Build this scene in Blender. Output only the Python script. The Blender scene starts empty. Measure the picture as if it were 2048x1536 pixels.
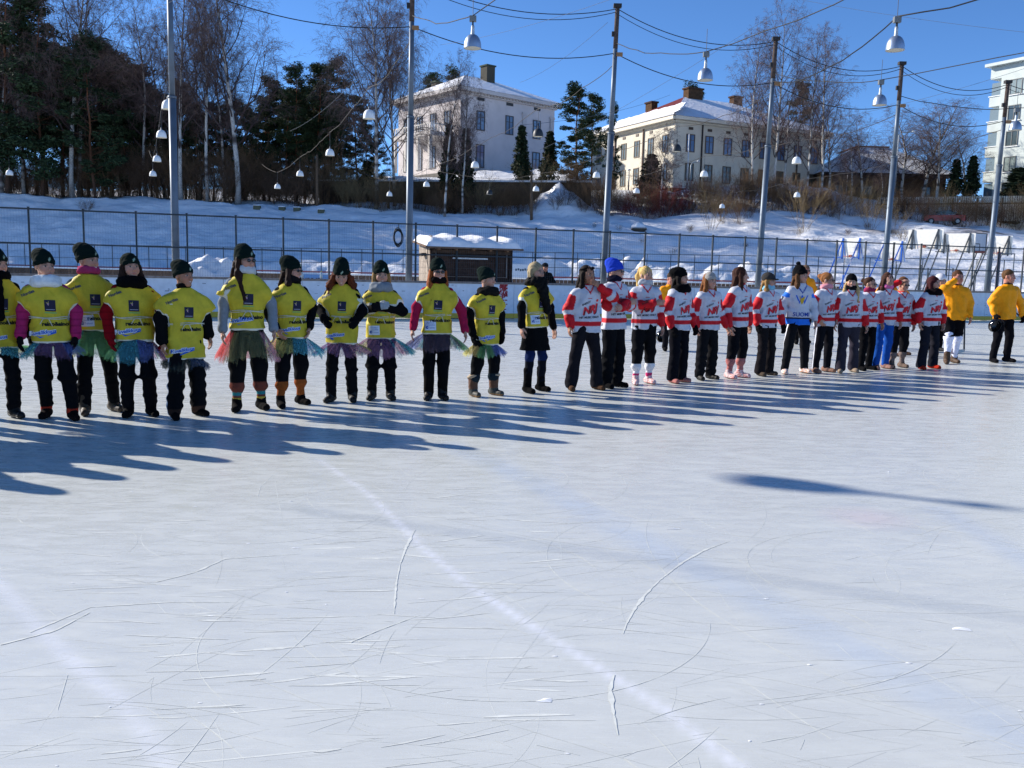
import bpy, math, random
import numpy as np
import openvdb as vdb
from mathutils import Matrix, Vector
from mathutils.bvhtree import BVHTree

S = bpy.context.scene
COL = S.collection
R = math.radians

# ------------------------------------------------------------ camera, sky, sun, exposure
F, CX, CY, CAMH = 1800.0, 1024.0, 768.0, 1.55
PITCH, ROLL = math.atan(220 / 1800), 0.022
fwd = Vector((0, math.cos(PITCH), -math.sin(PITCH)))
up0 = Vector((0, math.sin(PITCH), math.cos(PITCH)))
rt0 = Vector((1, 0, 0))
rt = rt0 * math.cos(ROLL) + up0 * math.sin(ROLL)
up = up0 * math.cos(ROLL) - rt0 * math.sin(ROLL)
cam = bpy.data.cameras.new('camera')
cam.sensor_width = 36.0
cam.lens = 36.0 * F / 2048.0
cam.clip_end = 4000
cam.clip_start = 0.05
camo = bpy.data.objects.new('camera', cam)
COL.objects.link(camo)
M = Matrix((rt, up, -fwd)).transposed().to_4x4()
M.translation = (0, 0, CAMH)
camo.matrix_world = M
S.camera = camo

SUN_EL = 25.6
sx_, sy_ = -0.91, 0.41                    # horizontal direction towards the sun
W = bpy.data.worlds.new('World')
S.world = W
W.use_nodes = True
nt = W.node_tree
bg = nt.nodes['Background']
sky = nt.nodes.new('ShaderNodeTexSky')
sky.sky_type = 'NISHITA'
sky.sun_disc = False
sky.sun_elevation = R(SUN_EL)
sky.sun_rotation = math.atan2(sx_, sy_)
sky.altitude = 1500
sky.air_density = 0.7
sky.dust_density = 0.0
sky.ozone_density = 6.0
bg.inputs['Strength'].default_value = 0.128
hs = nt.nodes.new('ShaderNodeHueSaturation')      # the camera's vivid colour for the clear sky
hs.inputs['Saturation'].default_value = 1.05
nt.links.new(sky.outputs[0], hs.inputs['Color'])
nt.links.new(hs.outputs[0], bg.inputs[0])
sun = bpy.data.lights.new('sun', 'SUN')
sun.energy = 5.0
sun.angle = R(0.55)
sun.color = (1.0, 0.93, 0.84)
suno = bpy.data.objects.new('sun', sun)
COL.objects.link(suno)
h_ = math.cos(R(SUN_EL))
n_ = math.hypot(sx_, sy_)
sdir = Vector((sx_ / n_ * h_, sy_ / n_ * h_, math.sin(R(SUN_EL))))
suno.rotation_euler = sdir.to_track_quat('Z', 'Y').to_euler()
S.view_settings.view_transform = 'Standard'
S.view_settings.look = 'None'
S.view_settings.exposure = 0.66
S.view_settings.gamma = 1.0
S.cycles.use_denoising = True
S.cycles.max_bounces = 6
S.cycles.diffuse_bounces = 2
S.cycles.glossy_bounces = 3
S.cycles.transparent_max_bounces = 24
S.cycles.caustics_reflective = False
S.cycles.caustics_refractive = False

# ------------------------------------------------------------ helpers
def ray(x, y):
    d = fwd + rt * ((x - CX) / F) - up * ((y - CY) / F)
    return d
def G(x, y, z=0.0):
    d = ray(x, y)
    t = (z - CAMH) / d.z
    return Vector((d.x * t, d.y * t, z))
def atY(x, y, Y):
    d = ray(x, y)
    t = Y / d.y
    return Vector((d.x * t, Y, CAMH + d.z * t))
def XatY(x, Y, z=0.0):
    # world X of image column x at depth Y and height z
    lo = 548.0
    p = atY(x, lo, Y)
    for _ in range(3):
        lo -= (z - p.z) * F / Y
        p = atY(x, lo, Y)
    return p.x
def hx(s):
    s = s.lstrip('#')
    c = [int(s[i:i + 2], 16) / 255 for i in (0, 2, 4)]
    return tuple((v / 12.92 if v <= .04045 else ((v + .055) / 1.055) ** 2.4) for v in c)

def mat(name, rough=.8, spec=.3, noise=.12, nscale=40, bump=.0, bscale=60, metal=0, base=None, trans=None, sss=0, coat=0):
    m = bpy.data.materials.new(name)
    m.use_nodes = True
    t = m.node_tree
    b = t.nodes['Principled BSDF']
    b.inputs['Roughness'].default_value = rough
    b.inputs['Specular IOR Level'].default_value = spec
    b.inputs['Metallic'].default_value = metal
    b.inputs['Coat Weight'].default_value = coat
    if base is None:
        a = t.nodes.new('ShaderNodeAttribute'); a.attribute_name = 'Col'
        src = a.outputs['Color']
    else:
        a = t.nodes.new('ShaderNodeRGB'); a.outputs[0].default_value = (*base, 1)
        src = a.outputs[0]
    tc = t.nodes.new('ShaderNodeTexCoord')
    if noise:
        n = t.nodes.new('ShaderNodeTexNoise'); n.inputs['Scale'].default_value = nscale; n.inputs['Detail'].default_value = 5
        t.links.new(tc.outputs['Object'], n.inputs['Vector'])
        mr = t.nodes.new('ShaderNodeMapRange')
        mr.inputs['From Min'].default_value = .3; mr.inputs['From Max'].default_value = .7
        mr.inputs['To Min'].default_value = 1 - noise; mr.inputs['To Max'].default_value = 1 + noise
        t.links.new(n.outputs['Fac'], mr.inputs['Value'])
        vm = t.nodes.new('ShaderNodeVectorMath'); vm.operation = 'SCALE'
        t.links.new(src, vm.inputs[0]); t.links.new(mr.outputs[0], vm.inputs['Scale'])
        src = vm.outputs[0]
    t.links.new(src, b.inputs['Base Color'])
    if sss:
        b.inputs['Subsurface Weight'].default_value = sss
        b.inputs['Subsurface Scale'].default_value = .01
        b.inputs['Subsurface Radius'].default_value = (1, .35, .2)
    if bump:
        n = t.nodes.new('ShaderNodeTexNoise'); n.inputs['Scale'].default_value = bscale; n.inputs['Detail'].default_value = 6
        t.links.new(tc.outputs['Object'], n.inputs['Vector'])
        bp = t.nodes.new('ShaderNodeBump'); bp.inputs['Strength'].default_value = 1; bp.inputs['Distance'].default_value = bump
        t.links.new(n.outputs['Fac'], bp.inputs['Height']); t.links.new(bp.outputs[0], b.inputs['Normal'])
    return m

M_SNOW = mat('snow', .6, .2, .05, .6, .09, 2.6)
M_CLOTH = mat('cloth', .95, .06, .10, 30, .002, 120)
M_NYLON = mat('nylon', .6, .18, .07, 25, .003, 60)
M_SKIN = mat('skin', .5, .35, .05, 40, 0, 60, sss=.12)
M_HAIR = mat('hair', .75, .15, .18, 60, .003, 150)
M_PAINT = mat('paint', .5, .4, .08, 6, 0, 60)
M_WALL = mat('plaster', .85, .15, .07, .9, .01, 12)
M_METAL = mat('metal', .38, .5, .10, 8, 0, 60, metal=.75)
M_GALV = mat('galvanised', .5, .5, .12, 5, 0, 60, metal=.3)
M_WOOD = mat('wood', .85, .15, .3, 9, .004, 30)
M_BARK = mat('bark', .9, .1, .3, 12, .0, 30)
M_LEAF = mat('needles', .8, .2, .35, 3, 0, 30)
M_GLASS = mat('window_glass', .08, .8, .1, 1.5, 0, 60)
M_RUBBER = mat('rubber', .6, .3, .1, 20, 0, 60)
M_SHINY = mat('shiny_plastic', .12, .6, .03, 20, 0, 60)
M_PRINT = mat('print_ink', .6, .2, .05, 20, 0, 60)

def mk(name, V, Fc, col=None, m=None, parent=None, smooth=False, loc=None, rot=None, slots=None, mi=None):
    """one mesh object from numpy verts and a list of face arrays"""
    V = np.asarray(V, np.float32).reshape(-1, 3)
    if not isinstance(Fc, list): Fc = [Fc]
    Fc = [np.asarray(f, np.int32) for f in Fc if len(f)]
    me = bpy.data.meshes.new(name)
    me.vertices.add(len(V)); me.vertices.foreach_set('co', V.ravel())
    nl = sum(f.size for f in Fc); nf = sum(len(f) for f in Fc)
    me.loops.add(nl); me.polygons.add(nf)
    me.loops.foreach_set('vertex_index', np.concatenate([f.ravel() for f in Fc]))
    tot = np.concatenate([np.full(len(f), f.shape[1], np.int32) for f in Fc])
    st = np.concatenate([[0], np.cumsum(tot)[:-1]]).astype(np.int32)
    me.polygons.foreach_set('loop_start', st)
    me.polygons.foreach_set('use_smooth', np.full(nf, smooth))
    if mi is not None: me.polygons.foreach_set('material_index', np.asarray(mi, np.int32))
    me.update(calc_edges=True)
    if col is not None:
        c = np.ones((len(V), 4), np.float32)
        col = np.asarray(col, np.float32)
        c[:, :col.shape[-1]] = col
        a = me.color_attributes.new('Col', 'FLOAT_COLOR', 'POINT')
        a.data.foreach_set('color', c.ravel())
    for s in (slots or [m]): me.materials.append(s)
    o = bpy.data.objects.new(name, me)
    COL.objects.link(o)
    if parent is not None: o.parent = parent
    if loc is not None: o.location = loc
    if rot is not None: o.rotation_euler = (0, 0, rot)
    return o
def tag(o, label=None, cat=None, group=None, kind=None):
    if label: o['label'] = label
    if cat: o['category'] = cat
    if group: o['group'] = group
    if kind: o['kind'] = kind
    return o
def empty(name, loc=(0, 0, 0), rz=0):
    o = bpy.data.objects.new(name, None); COL.objects.link(o)
    o.location = loc; o.rotation_euler = (0, 0, rz)
    o.empty_display_size = .1
    return o

class MB:
    """collects boxes, tubes and sheets, builds one mesh"""
    def __init__(s): s.V = []; s.Q = []; s.T = []; s.C = []; s.n = 0
    def add(s, V, Q=None, T=None, c=(1, 1, 1)):
        V = np.asarray(V, float).reshape(-1, 3)
        s.V.append(V)
        if Q is not None and len(Q): s.Q.append(np.asarray(Q) + s.n)
        if T is not None and len(T): s.T.append(np.asarray(T) + s.n)
        c = np.asarray(c, float)
        s.C.append(np.tile(c, (len(V), 1)) if c.ndim == 1 else c)
        s.n += len(V)
        return s
    def box(s, c, d, col=(1, 1, 1), ax=None):
        """centre, full size, optional axes matrix rows"""
        d = np.asarray(d, float) / 2
        P = np.array([[i, j, k] for i in (-1, 1) for j in (-1, 1) for k in (-1, 1)], float) * d
        if ax is not None: P = P @ np.asarray(ax, float)
        s.add(P + np.asarray(c, float), [[0, 1, 3, 2], [4, 6, 7, 5], [0, 4, 5, 1], [2, 3, 7, 6], [0, 2, 6, 4], [1, 5, 7, 3]], c=col)
        return s
    def bar(s, a, b, w, t=None, col=(1, 1, 1)):
        """rectangular bar between two points"""
        a = np.asarray(a, float); b = np.asarray(b, float)
        L = np.linalg.norm(b - a); d = (b - a) / L
        r = np.array([0, 0, 1.]) if abs(d[2]) < .95 else np.array([0, 1., 0])
        u = np.cross(r, d); u /= np.linalg.norm(u); v = np.cross(d, u)
        return s.box((a + b) / 2, (w, L, t or w), col, [u, d, v])
    def tubes(s, P0, P1, R0, R1, sides=4, col=(1, 1, 1)):
        P0 = np.asarray(P0, float).reshape(-1, 3); P1 = np.asarray(P1, float).reshape(-1, 3)
        n = len(P0); R0 = np.broadcast_to(R0, (n,)); R1 = np.broadcast_to(R1, (n,))
        d = P1 - P0; L = np.linalg.norm(d, axis=1, keepdims=True) + 1e-9; d = d / L
        r = np.where(np.abs(d[:, 2:3]) < .9, [[0, 0, 1.]], [[1., 0, 0]])
        u = np.cross(d, r); u /= np.linalg.norm(u, axis=1, keepdims=True); v = np.cross(d, u)
        a = np.arange(sides) * 2 * np.pi / sides
        off = u[:, None] * np.cos(a)[None, :, None] + v[:, None] * np.sin(a)[None, :, None]
        A = P0[:, None] + off * R0[:, None, None]; B = P1[:, None] + off * R1[:, None, None]
        V = np.concatenate([A, B], 1).reshape(-1, 3)
        i = np.arange(sides); j = (i + 1) % sides
        q = np.stack([i, i + sides, j + sides, j], 1)
        Q = (q[None] + (np.arange(n) * 2 * sides)[:, None, None]).reshape(-1, 4)
        c = np.asarray(col, float)
        if c.ndim == 2: c = np.repeat(c, 2 * sides, 0)
        return s.add(V, Q, c=c)
    def path(s, P, Rr, sides=8, col=(1, 1, 1), caps=True):
        """one connected tube through points"""
        P = np.asarray(P, float); n = len(P); Rr = np.broadcast_to(Rr, (n,))
        d = np.gradient(P, axis=0); d /= np.linalg.norm(d, axis=1, keepdims=True) + 1e-9
        u = np.cross(d[0], [0.13, 0.31, 1.] if abs(d[0][2]) < .9 else [1., .2, 0]); u /= np.linalg.norm(u)
        V = []
        a = np.arange(sides) * 2 * np.pi / sides
        for i in range(n):
            u = u - d[i] * np.dot(u, d[i]); u /= np.linalg.norm(u); v = np.cross(d[i], u)
            V.append(P[i] + (np.cos(a)[:, None] * u + np.sin(a)[:, None] * v) * Rr[i])
        V = np.concatenate(V)
        k = np.arange(sides); j = (k + 1) % sides
        Q = np.concatenate([np.stack([k + i * sides, j + i * sides, j + (i + 1) * sides, k + (i + 1) * sides], 1) for i in range(n - 1)])
        T = None
        if caps:
            V = np.concatenate([V, P[:1], P[-1:]])
            T = np.concatenate([np.stack([j, k, np.full(sides, n * sides)], 1),
                                np.stack([k + (n - 1) * sides, j + (n - 1) * sides, np.full(sides, n * sides + 1)], 1)])
        c = np.asarray(col, float)
        if c.ndim == 2:
            c = np.repeat(c, sides, 0)
            if caps: c = np.concatenate([c, c[:1], c[-1:]])
        return s.add(V, Q, T, c)
    def lathe(s, prof, c=(0, 0, 0), sides=20, col=(1, 1, 1)):
        prof = np.asarray(prof, float); n = len(prof)
        a = np.arange(sides) * 2 * np.pi / sides
        V = np.stack([prof[:, None, 0] * np.cos(a), prof[:, None, 0] * np.sin(a), np.repeat(prof[:, 1:2], sides, 1)], 2).reshape(-1, 3) + np.asarray(c, float)
        k = np.arange(sides); j = (k + 1) % sides
        Q = np.concatenate([np.stack([k + i * sides, j + i * sides, j + (i + 1) * sides, k + (i + 1) * sides], 1) for i in range(n - 1)])
        return s.add(V, Q, c=col)
    def quad(s, a, b, c, d, col=(1, 1, 1)):
        return s.add([a, b, c, d], [[0, 1, 2, 3]], c=col)
    def tri(s, a, b, c, col=(1, 1, 1)):
        return s.add([a, b, c], None, [[0, 1, 2]], c=col)
    def build(s, name, m, parent=None, smooth=False, loc=None, rot=None):
        f = []
        if s.Q: f.append(np.concatenate(s.Q))
        if s.T: f.append(np.concatenate(s.T))
        return mk(name, np.concatenate(s.V), f, np.concatenate(s.C), m, parent, smooth, loc, rot)

_lat = np.random.RandomState(7).rand(256, 256)
def vnoise(x, y):
    xi = np.floor(x).astype(int); yi = np.floor(y).astype(int)
    fx = x - xi; fy = y - yi
    fx = fx * fx * (3 - 2 * fx); fy = fy * fy * (3 - 2 * fy)
    a = _lat[xi % 256, yi % 256]; b = _lat[(xi + 1) % 256, yi % 256]
    c = _lat[xi % 256, (yi + 1) % 256]; d = _lat[(xi + 1) % 256, (yi + 1) % 256]
    return (a * (1 - fx) + b * fx) * (1 - fy) + (c * (1 - fx) + d * fx) * fy
def fbm(x, y, o=4):
    s = 0; a = .5
    for i in range(o):
        s = s + a * vnoise(x * 2 ** i + 17.3 * i, y * 2 ** i + 5.1 * i); a *= .5
    return s
def interp(x, pts):
    p = np.array(pts, float)
    return np.interp(x, p[:, 0], p[:, 1])
def interps(x, pts):
    # smooth (cosine) interpolation
    p = np.array(pts, float)
    i = np.clip(np.searchsorted(p[:, 0], x) - 1, 0, len(p) - 2)
    t = np.clip((x - p[i, 0]) / (p[i + 1, 0] - p[i, 0]), 0, 1)
    t = t * t * (3 - 2 * t)
    return p[i, 1] * (1 - t) + p[i + 1, 1] * t

# ------------------------------------------------------------ ice
def board_y(x): return 31.35 + .37 * x          # plan line of the rink board
def ice_sheet():
    xs = np.concatenate([np.linspace(-75, -7, 45)[:-1], np.linspace(-7, 9.5, 460)[:-1], np.linspace(9.5, 90, 50)])
    ys = np.concatenate([np.linspace(-14, 1.9, 9)[:-1], np.linspace(1.9, 9.5, 240)[:-1], np.linspace(9.5, 76, 70)])
    X, Y = np.meshgrid(xs, ys, indexing='ij')
    col = np.zeros(X.shape + (3,)); col[:] = (.60, .622, .592)
    def polyd(pts):
        P = np.array([G(*p)[:2] for p in pts]); d = np.full(X.shape, 1e9)
        for a, b in zip(P[:-1], P[1:]):
            ab = b - a; t = np.clip(((X - a[0]) * ab[0] + (Y - a[1]) * ab[1]) / (ab @ ab), 0, 1)
            d = np.minimum(d, np.hypot(X - a[0] - t * ab[0], Y - a[1] - t * ab[1]))
        return d
    def mixc(w, c): col[:] = col * (1 - w[..., None]) + np.array(c) * w[..., None]
    w1 = polyd([(640, 920), (740, 990), (850, 1100), (950, 1180), (1100, 1275), (1220, 1350), (1330, 1420), (1480, 1536), (1560, 1640)])
    nz = fbm(X * 6, Y * 6)
    mixc(np.clip(1 - w1 / .042, 0, 1) ** 1.2 * .6 * (.5 + .9 * nz), (.86, .88, .95))
    w2 = polyd([(-60, 1100), (10, 1180), (80, 1260), (160, 1335), (240, 1400), (300, 1480), (340, 1560)])
    mixc(np.clip(1 - w2 / .06, 0, 1) ** 1.2 * .4 * (.5 + nz), (.86, .88, .95))
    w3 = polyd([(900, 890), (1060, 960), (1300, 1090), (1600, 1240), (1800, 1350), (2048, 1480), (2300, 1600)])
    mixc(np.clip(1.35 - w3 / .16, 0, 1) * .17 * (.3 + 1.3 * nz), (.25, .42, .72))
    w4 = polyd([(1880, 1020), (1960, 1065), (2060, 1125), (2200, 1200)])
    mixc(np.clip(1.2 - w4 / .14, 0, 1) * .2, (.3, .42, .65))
    c = G(1735, 1035); d = np.hypot(X - c.x, Y - c.y)
    mixc(np.clip(1.2 - d / .30, 0, 1) * .15, (.75, .35, .45))
    nlow = fbm(X * .8 + 3, Y * 2.2)
    col *= (.96 + .1 * nlow)[..., None]
    ii, jj = np.meshgrid(np.arange(len(xs) - 1), np.arange(len(ys) - 1), indexing='ij')
    n = len(ys); q = np.stack([ii * n + jj, (ii + 1) * n + jj, (ii + 1) * n + jj + 1, ii * n + jj + 1], -1).reshape(-1, 4)
    V = np.stack([X, Y, np.zeros_like(X)], -1).reshape(-1, 3)
    # skate scratches: thin arcs of shaved snow lying on the ice
    rs = np.random.RandomState(3)
    SV = []; SQ = []; SC = []; nv = len(V)
    def arc(x, y, a, L, cur, w, br, jit=0.0):
        nonlocal nv
        k = max(4, int(L / .05)); t = np.linspace(0, 1, k)
        ang = a + cur * t * L
        px = x + np.concatenate([[0], np.cumsum(np.cos(ang[:-1]) * L / (k - 1))])
        py = y + np.concatenate([[0], np.cumsum(np.sin(ang[:-1]) * L / (k - 1))])
        ww = w * .8 * np.sin(np.pi * np.clip(t, .03, .97)) ** .6 * (1 + jit * rs.randn(k))
        ww = np.abs(ww) + .0004
        nx, ny = -np.sin(ang), np.cos(ang); zz_ = rs.uniform(.0003, .0012)
        A = np.stack([px + nx * ww, py + ny * ww, np.full(k, zz_)], 1); B = np.stack([px - nx * ww, py - ny * ww, np.full(k, zz_)], 1)
        SV.append(A); SV.append(B)
        i = np.arange(k - 1); SQ.append(np.stack([nv + i, nv + i + 1, nv + k + i + 1, nv + k + i], 1))
        SC.append(np.tile(np.array([.66, .685, .65]) * br, (2 * k, 1))); nv += 2 * k
    for _ in range(1300):
        d = 2.2 + 11 * rs.rand() ** 1.5; x = (rs.rand() * 1.5 - .75) * d; 
        near = d < 5
        a = rs.choice([rs.normal(0.15, .35), rs.normal(-.5, .5), rs.uniform(0, 6.28)], p=[.55, .2, .25])
        L = rs.exponential(.28) + .05
        arc(x, d, a, min(L, 1.6), rs.normal(0, .7), rs.uniform(.0004, .0014) * (.6 + d * .12), rs.uniform(.93, 1.05), .5)
    for _ in range(90):
        d = 2.3 + 9 * rs.rand(); x = (rs.rand() * 1.4 - .7) * d
        arc(x, d, rs.uniform(0, 6.28), rs.uniform(.8, 3), rs.choice([-1, 1]) * rs.uniform(.3, 1.4), .0016, 1.0, .5)
    for _ in range(260):   # broad scuffs, longer on the left half
        d = 2.4 + 6 * rs.rand(); x = -d * .55 * rs.rand() + .1
        arc(x, d, rs.normal(.12, .16), rs.uniform(.08, .5), rs.normal(0, .3), rs.uniform(.002, .008), rs.uniform(.95, 1.05), .6)
    def pix(pts, w, br=1.06):
        P = np.array([G(*p)[:2] for p in pts]); 
        t = np.concatenate([[0], np.cumsum(np.hypot(*np.diff(P, axis=0).T))]); k = int(t[-1] / .03) + 3
        tt = np.linspace(0, t[-1], k); x = np.interp(tt, t, P[:, 0]); y = np.interp(tt, t, P[:, 1])
        nonlocal nv; zz_ = rs.uniform(.0013, .0018)
        gx, gy = np.gradient(x), np.gradient(y); g = np.hypot(gx, gy) + 1e-9
        ww = .42 * np.interp(tt / t[-1], np.linspace(0, 1, len(w)), w) * (1 + .45 * rs.randn(k)).clip(.3, 2)
        A = np.stack([x - gy / g * ww, y + gx / g * ww, np.full(k, zz_)], 1); B = np.stack([x + gy / g * ww, y - gx / g * ww, np.full(k, zz_)], 1)
        SV.append(A); SV.append(B); i = np.arange(k - 1); SQ.append(np.stack([nv + i, nv + i + 1, nv + k + i + 1, nv + k + i], 1))
        SC.append(np.tile(np.array([.63, .655, .62]) * br, (2 * k, 1))); nv += 2 * k
    pix([(830, 1060), (812, 1095), (800, 1130), (793, 1165), (790, 1200), (788, 1228)], [.004, .02, .012, .007, .008, .012, .003])
    pix([(1460, 1082), (1410, 1100), (1365, 1125), (1320, 1160), (1290, 1190), (1268, 1220), (1252, 1250), (1246, 1268)], [.002, .012, .014, .008, .010, .018, .012, .003])
    pix([(1228, 1350), (1220, 1380), (1226, 1420), (1236, 1470)], [.004, .02, .012, .002])
    pix([(545, 950), (520, 975), (515, 995)], [.003, .007, .003])
    pix([(60, 1265), (180, 1215), (330, 1205), (480, 1205)], [.012, .006, .008, .003])
    pix([(0, 1290), (110, 1262), (180, 1225)], [.012, .014, .006])
    pix([(310, 1165), (390, 1145), (450, 1118), (600, 1108)], [.006, .014, .008, .003])
    pix([(700, 1285), (760, 1260), (840, 1230)], [.012, .006, .003])
    pix([(115, 1420), (135, 1350)], [.002, .003, .002])
    for _ in range(120):   # flakes and crumbs of snow
        d = 2.2 + 8 * rs.rand() ** 1.3; x = (rs.rand() * 1.4 - .7) * d
        r = rs.uniform(.002, .007) * (3.0 if rs.rand() < .04 else 1); e = rs.uniform(1, 3)
        k = 7; a = np.arange(k) * 2 * np.pi / k; rr = r * (1 + .3 * rs.randn(k)).clip(.4, 1.8)
        P = np.stack([x + np.cos(a) * rr * e, d + np.sin(a) * rr, np.full(k, .001)], 1)
        P = np.concatenate([P, [[x, d, .001 + r * .25]]])
        SV.append(P); SC.append(np.tile([.84, .86, .87], (k + 1, 1)))
        i = np.arange(k); SQ.append(np.stack([nv + i, nv + (i + 1) % k, np.full(k, nv + k), np.full(k, nv + k)], 1)[:, :3]); nv += k + 1
    quads = [q] + [s for s in SQ if s.shape[1] == 4]; tris = [s for s in SQ if s.shape[1] == 3]
    allq = np.concatenate(quads); allt = np.concatenate(tris)
    mi = np.concatenate([np.zeros(len(q)), np.ones(len(allq) - len(q)), np.ones(len(allt))])
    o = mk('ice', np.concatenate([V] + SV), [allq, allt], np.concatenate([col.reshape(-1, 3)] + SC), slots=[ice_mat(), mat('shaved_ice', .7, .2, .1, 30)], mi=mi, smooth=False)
    tag(o, kind='structure')
def ice_mat():
    m = mat('ice_surface', .22, .5, 0)
    t = m.node_tree; b = t.nodes['Principled BSDF']
    at = [n for n in t.nodes if n.type == 'ATTRIBUTE'][0]
    tc = t.nodes.new('ShaderNodeTexCoord')
    mp = t.nodes.new('ShaderNodeMapping'); mp.inputs['Scale'].default_value = (1.0, 3.2, 1); mp.inputs['Rotation'].default_value = (0, 0, -.25)
    t.links.new(tc.outputs['Object'], mp.inputs[0])
    n1 = t.nodes.new('ShaderNodeTexNoise'); n1.inputs['Scale'].default_value = 3; n1.inputs['Detail'].default_value = 9; n1.inputs['Roughness'].default_value = .72
    t.links.new(mp.outputs[0], n1.inputs['Vector'])
    r1 = t.nodes.new('ShaderNodeMapRange'); r1.inputs['From Min'].default_value = .35; r1.inputs['From Max'].default_value = .68
    r1.inputs['To Min'].default_value = .955; r1.inputs['To Max'].default_value = 1.04
    t.links.new(n1.outputs['Fac'], r1.inputs[0])
    # fine streaks of frost
    mp2 = t.nodes.new('ShaderNodeMapping'); mp2.inputs['Scale'].default_value = (1.2, 16, 1); mp2.inputs['Rotation'].default_value = (0, 0, -.12)
    t.links.new(tc.outputs['Object'], mp2.inputs[0])
    n2 = t.nodes.new('ShaderNodeTexNoise'); n2.inputs['Scale'].default_value = 7; n2.inputs['Detail'].default_value = 8; n2.inputs['Roughness'].default_value = .75
    t.links.new(mp2.outputs[0], n2.inputs['Vector'])
    r2 = t.nodes.new('ShaderNodeMapRange'); r2.inputs['From Min'].default_value = .5; r2.inputs['From Max'].default_value = .72
    r2.inputs['To Min'].default_value = 0; r2.inputs['To Max'].default_value = .26
    t.links.new(n2.outputs['Fac'], r2.inputs[0])
    vm = t.nodes.new('ShaderNodeVectorMath'); vm.operation = 'SCALE'
    t.links.new(at.outputs['Color'], vm.inputs[0]); t.links.new(r1.outputs[0], vm.inputs['Scale'])
    mx = t.nodes.new('ShaderNodeMix'); mx.data_type = 'RGBA'
    t.links.new(r2.outputs[0], mx.inputs[0]); t.links.new(vm.outputs[0], mx.inputs[6]); mx.inputs[7].default_value = (.80, .83, .86, 1)
    t.links.new(mx.outputs[2], b.inputs['Base Color'])
    rr = t.nodes.new('ShaderNodeMapRange'); rr.inputs['From Min'].default_value = .35; rr.inputs['From Max'].default_value = .65
    rr.inputs['To Min'].default_value = .16; rr.inputs['To Max'].default_value = .42
    t.links.new(n1.outputs['Fac'], rr.inputs[0]); t.links.new(rr.outputs[0], b.inputs['Roughness'])
    bp = t.nodes.new('ShaderNodeBump'); bp.inputs['Strength'].default_value = .5; bp.inputs['Distance'].default_value = .0012
    t.links.new(n2.outputs['Fac'], bp.inputs['Height']); t.links.new(bp.outputs[0], b.inputs['Normal'])
    return m
ice_sheet()

# ------------------------------------------------------------ snow bank behind the second rink
CREST = [(-1600, 385), (-400, 388), (0, 390), (200, 397), (400, 402), (500, 405), (650, 412), (800, 418), (900, 426), (1030, 432), (1200, 432), (1300, 434), (1400, 428), (1500, 426), (1600, 432), (1700, 436), (1800, 441), (1900, 449), (2048, 460), (2400, 480), (3600, 500)]
YC = 95.0
def far_y(X): return 68 - .22 * X               # plan line of the second rink's far fence
def yb_px(px): return 68 / (1 + .22 * (px - 1024) / 1800) + 2.2
def colpx(X, Y): return CX + F * X / Y
def hz(px): return 548 + .022 * (px - 1024)
def terrain_z(X, Y):
    X = np.asarray(X, float); Y = np.asarray(Y, float)
    px = colpx(X, np.maximum(Y, 40))
    zc = CAMH + (hz(px) - interps(px, CREST)) / F * YC
    YB = yb_px(px)
    t = np.clip((Y - YB) / (YC - YB), 0, 1)
    prof = t ** .85 * (1 - .15 * (1 - t))
    z = zc * prof
    far = np.clip((Y - YC) / 14, 0, 1); far = far * far * (3 - 2 * far)
    rise = interps(px, [(-1600, .8), (600, .8), (800, 2.2), (1000, 3.6), (1600, 4.0), (1800, 2.5), (2400, 2.5)])
    z = z + far * rise + np.clip((Y - 116) / 30, 0, 1) * interps(px, [(-1600, 5), (600, 5), (850, 0), (900, 0)]) + np.clip((Y - 107) / 14, 0, 1) * interps(px, [(600, 0), (780, 4.2), (1130, 4.2), (1180, 0)])
    # ploughed heaps at the foot and at the crest
    n1 = fbm(X * .35 + 9, Y * .35); n2 = fbm(X * 1.1, Y * 1.1 + 4); n3 = fbm(X * .12, Y * .2 + 7)
    foot = np.exp(-((Y - YB - 1.8) / 2.2) ** 2) * interps(px, [(-1600, .2), (300, .5), (600, 1.3), (1000, 2.6), (1500, 2.4), (1650, 1.4), (1800, .5), (2400, .3)])
    n4 = fbm(X * .9 + 31, Y * .9 + 3, 5)
    z = z + foot * (.30 + .95 * np.clip(n4 - .25, 0, 1) + .35 * n1)
    heap = np.exp(-((px - 1110) / 55) ** 2) * np.exp(-((Y - 98) / 3.0) ** 2) * 2.6 * (.6 + n2)
    z = z + heap + (n3 - .5) * 1.0 * np.clip((Y - YB - 2) / 6, 0, 1) + (n1 - .5) * .7 * np.clip((Y - YB - .5) / 3, 0, 1) + (n2 - .5) * .34 * np.clip((Y - YB) / 1.5, 0, 1)
    return np.where(Y < YB - .5, -.02, z) * np.clip((Y - YB + .5) / .5, 0, 1)
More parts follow.
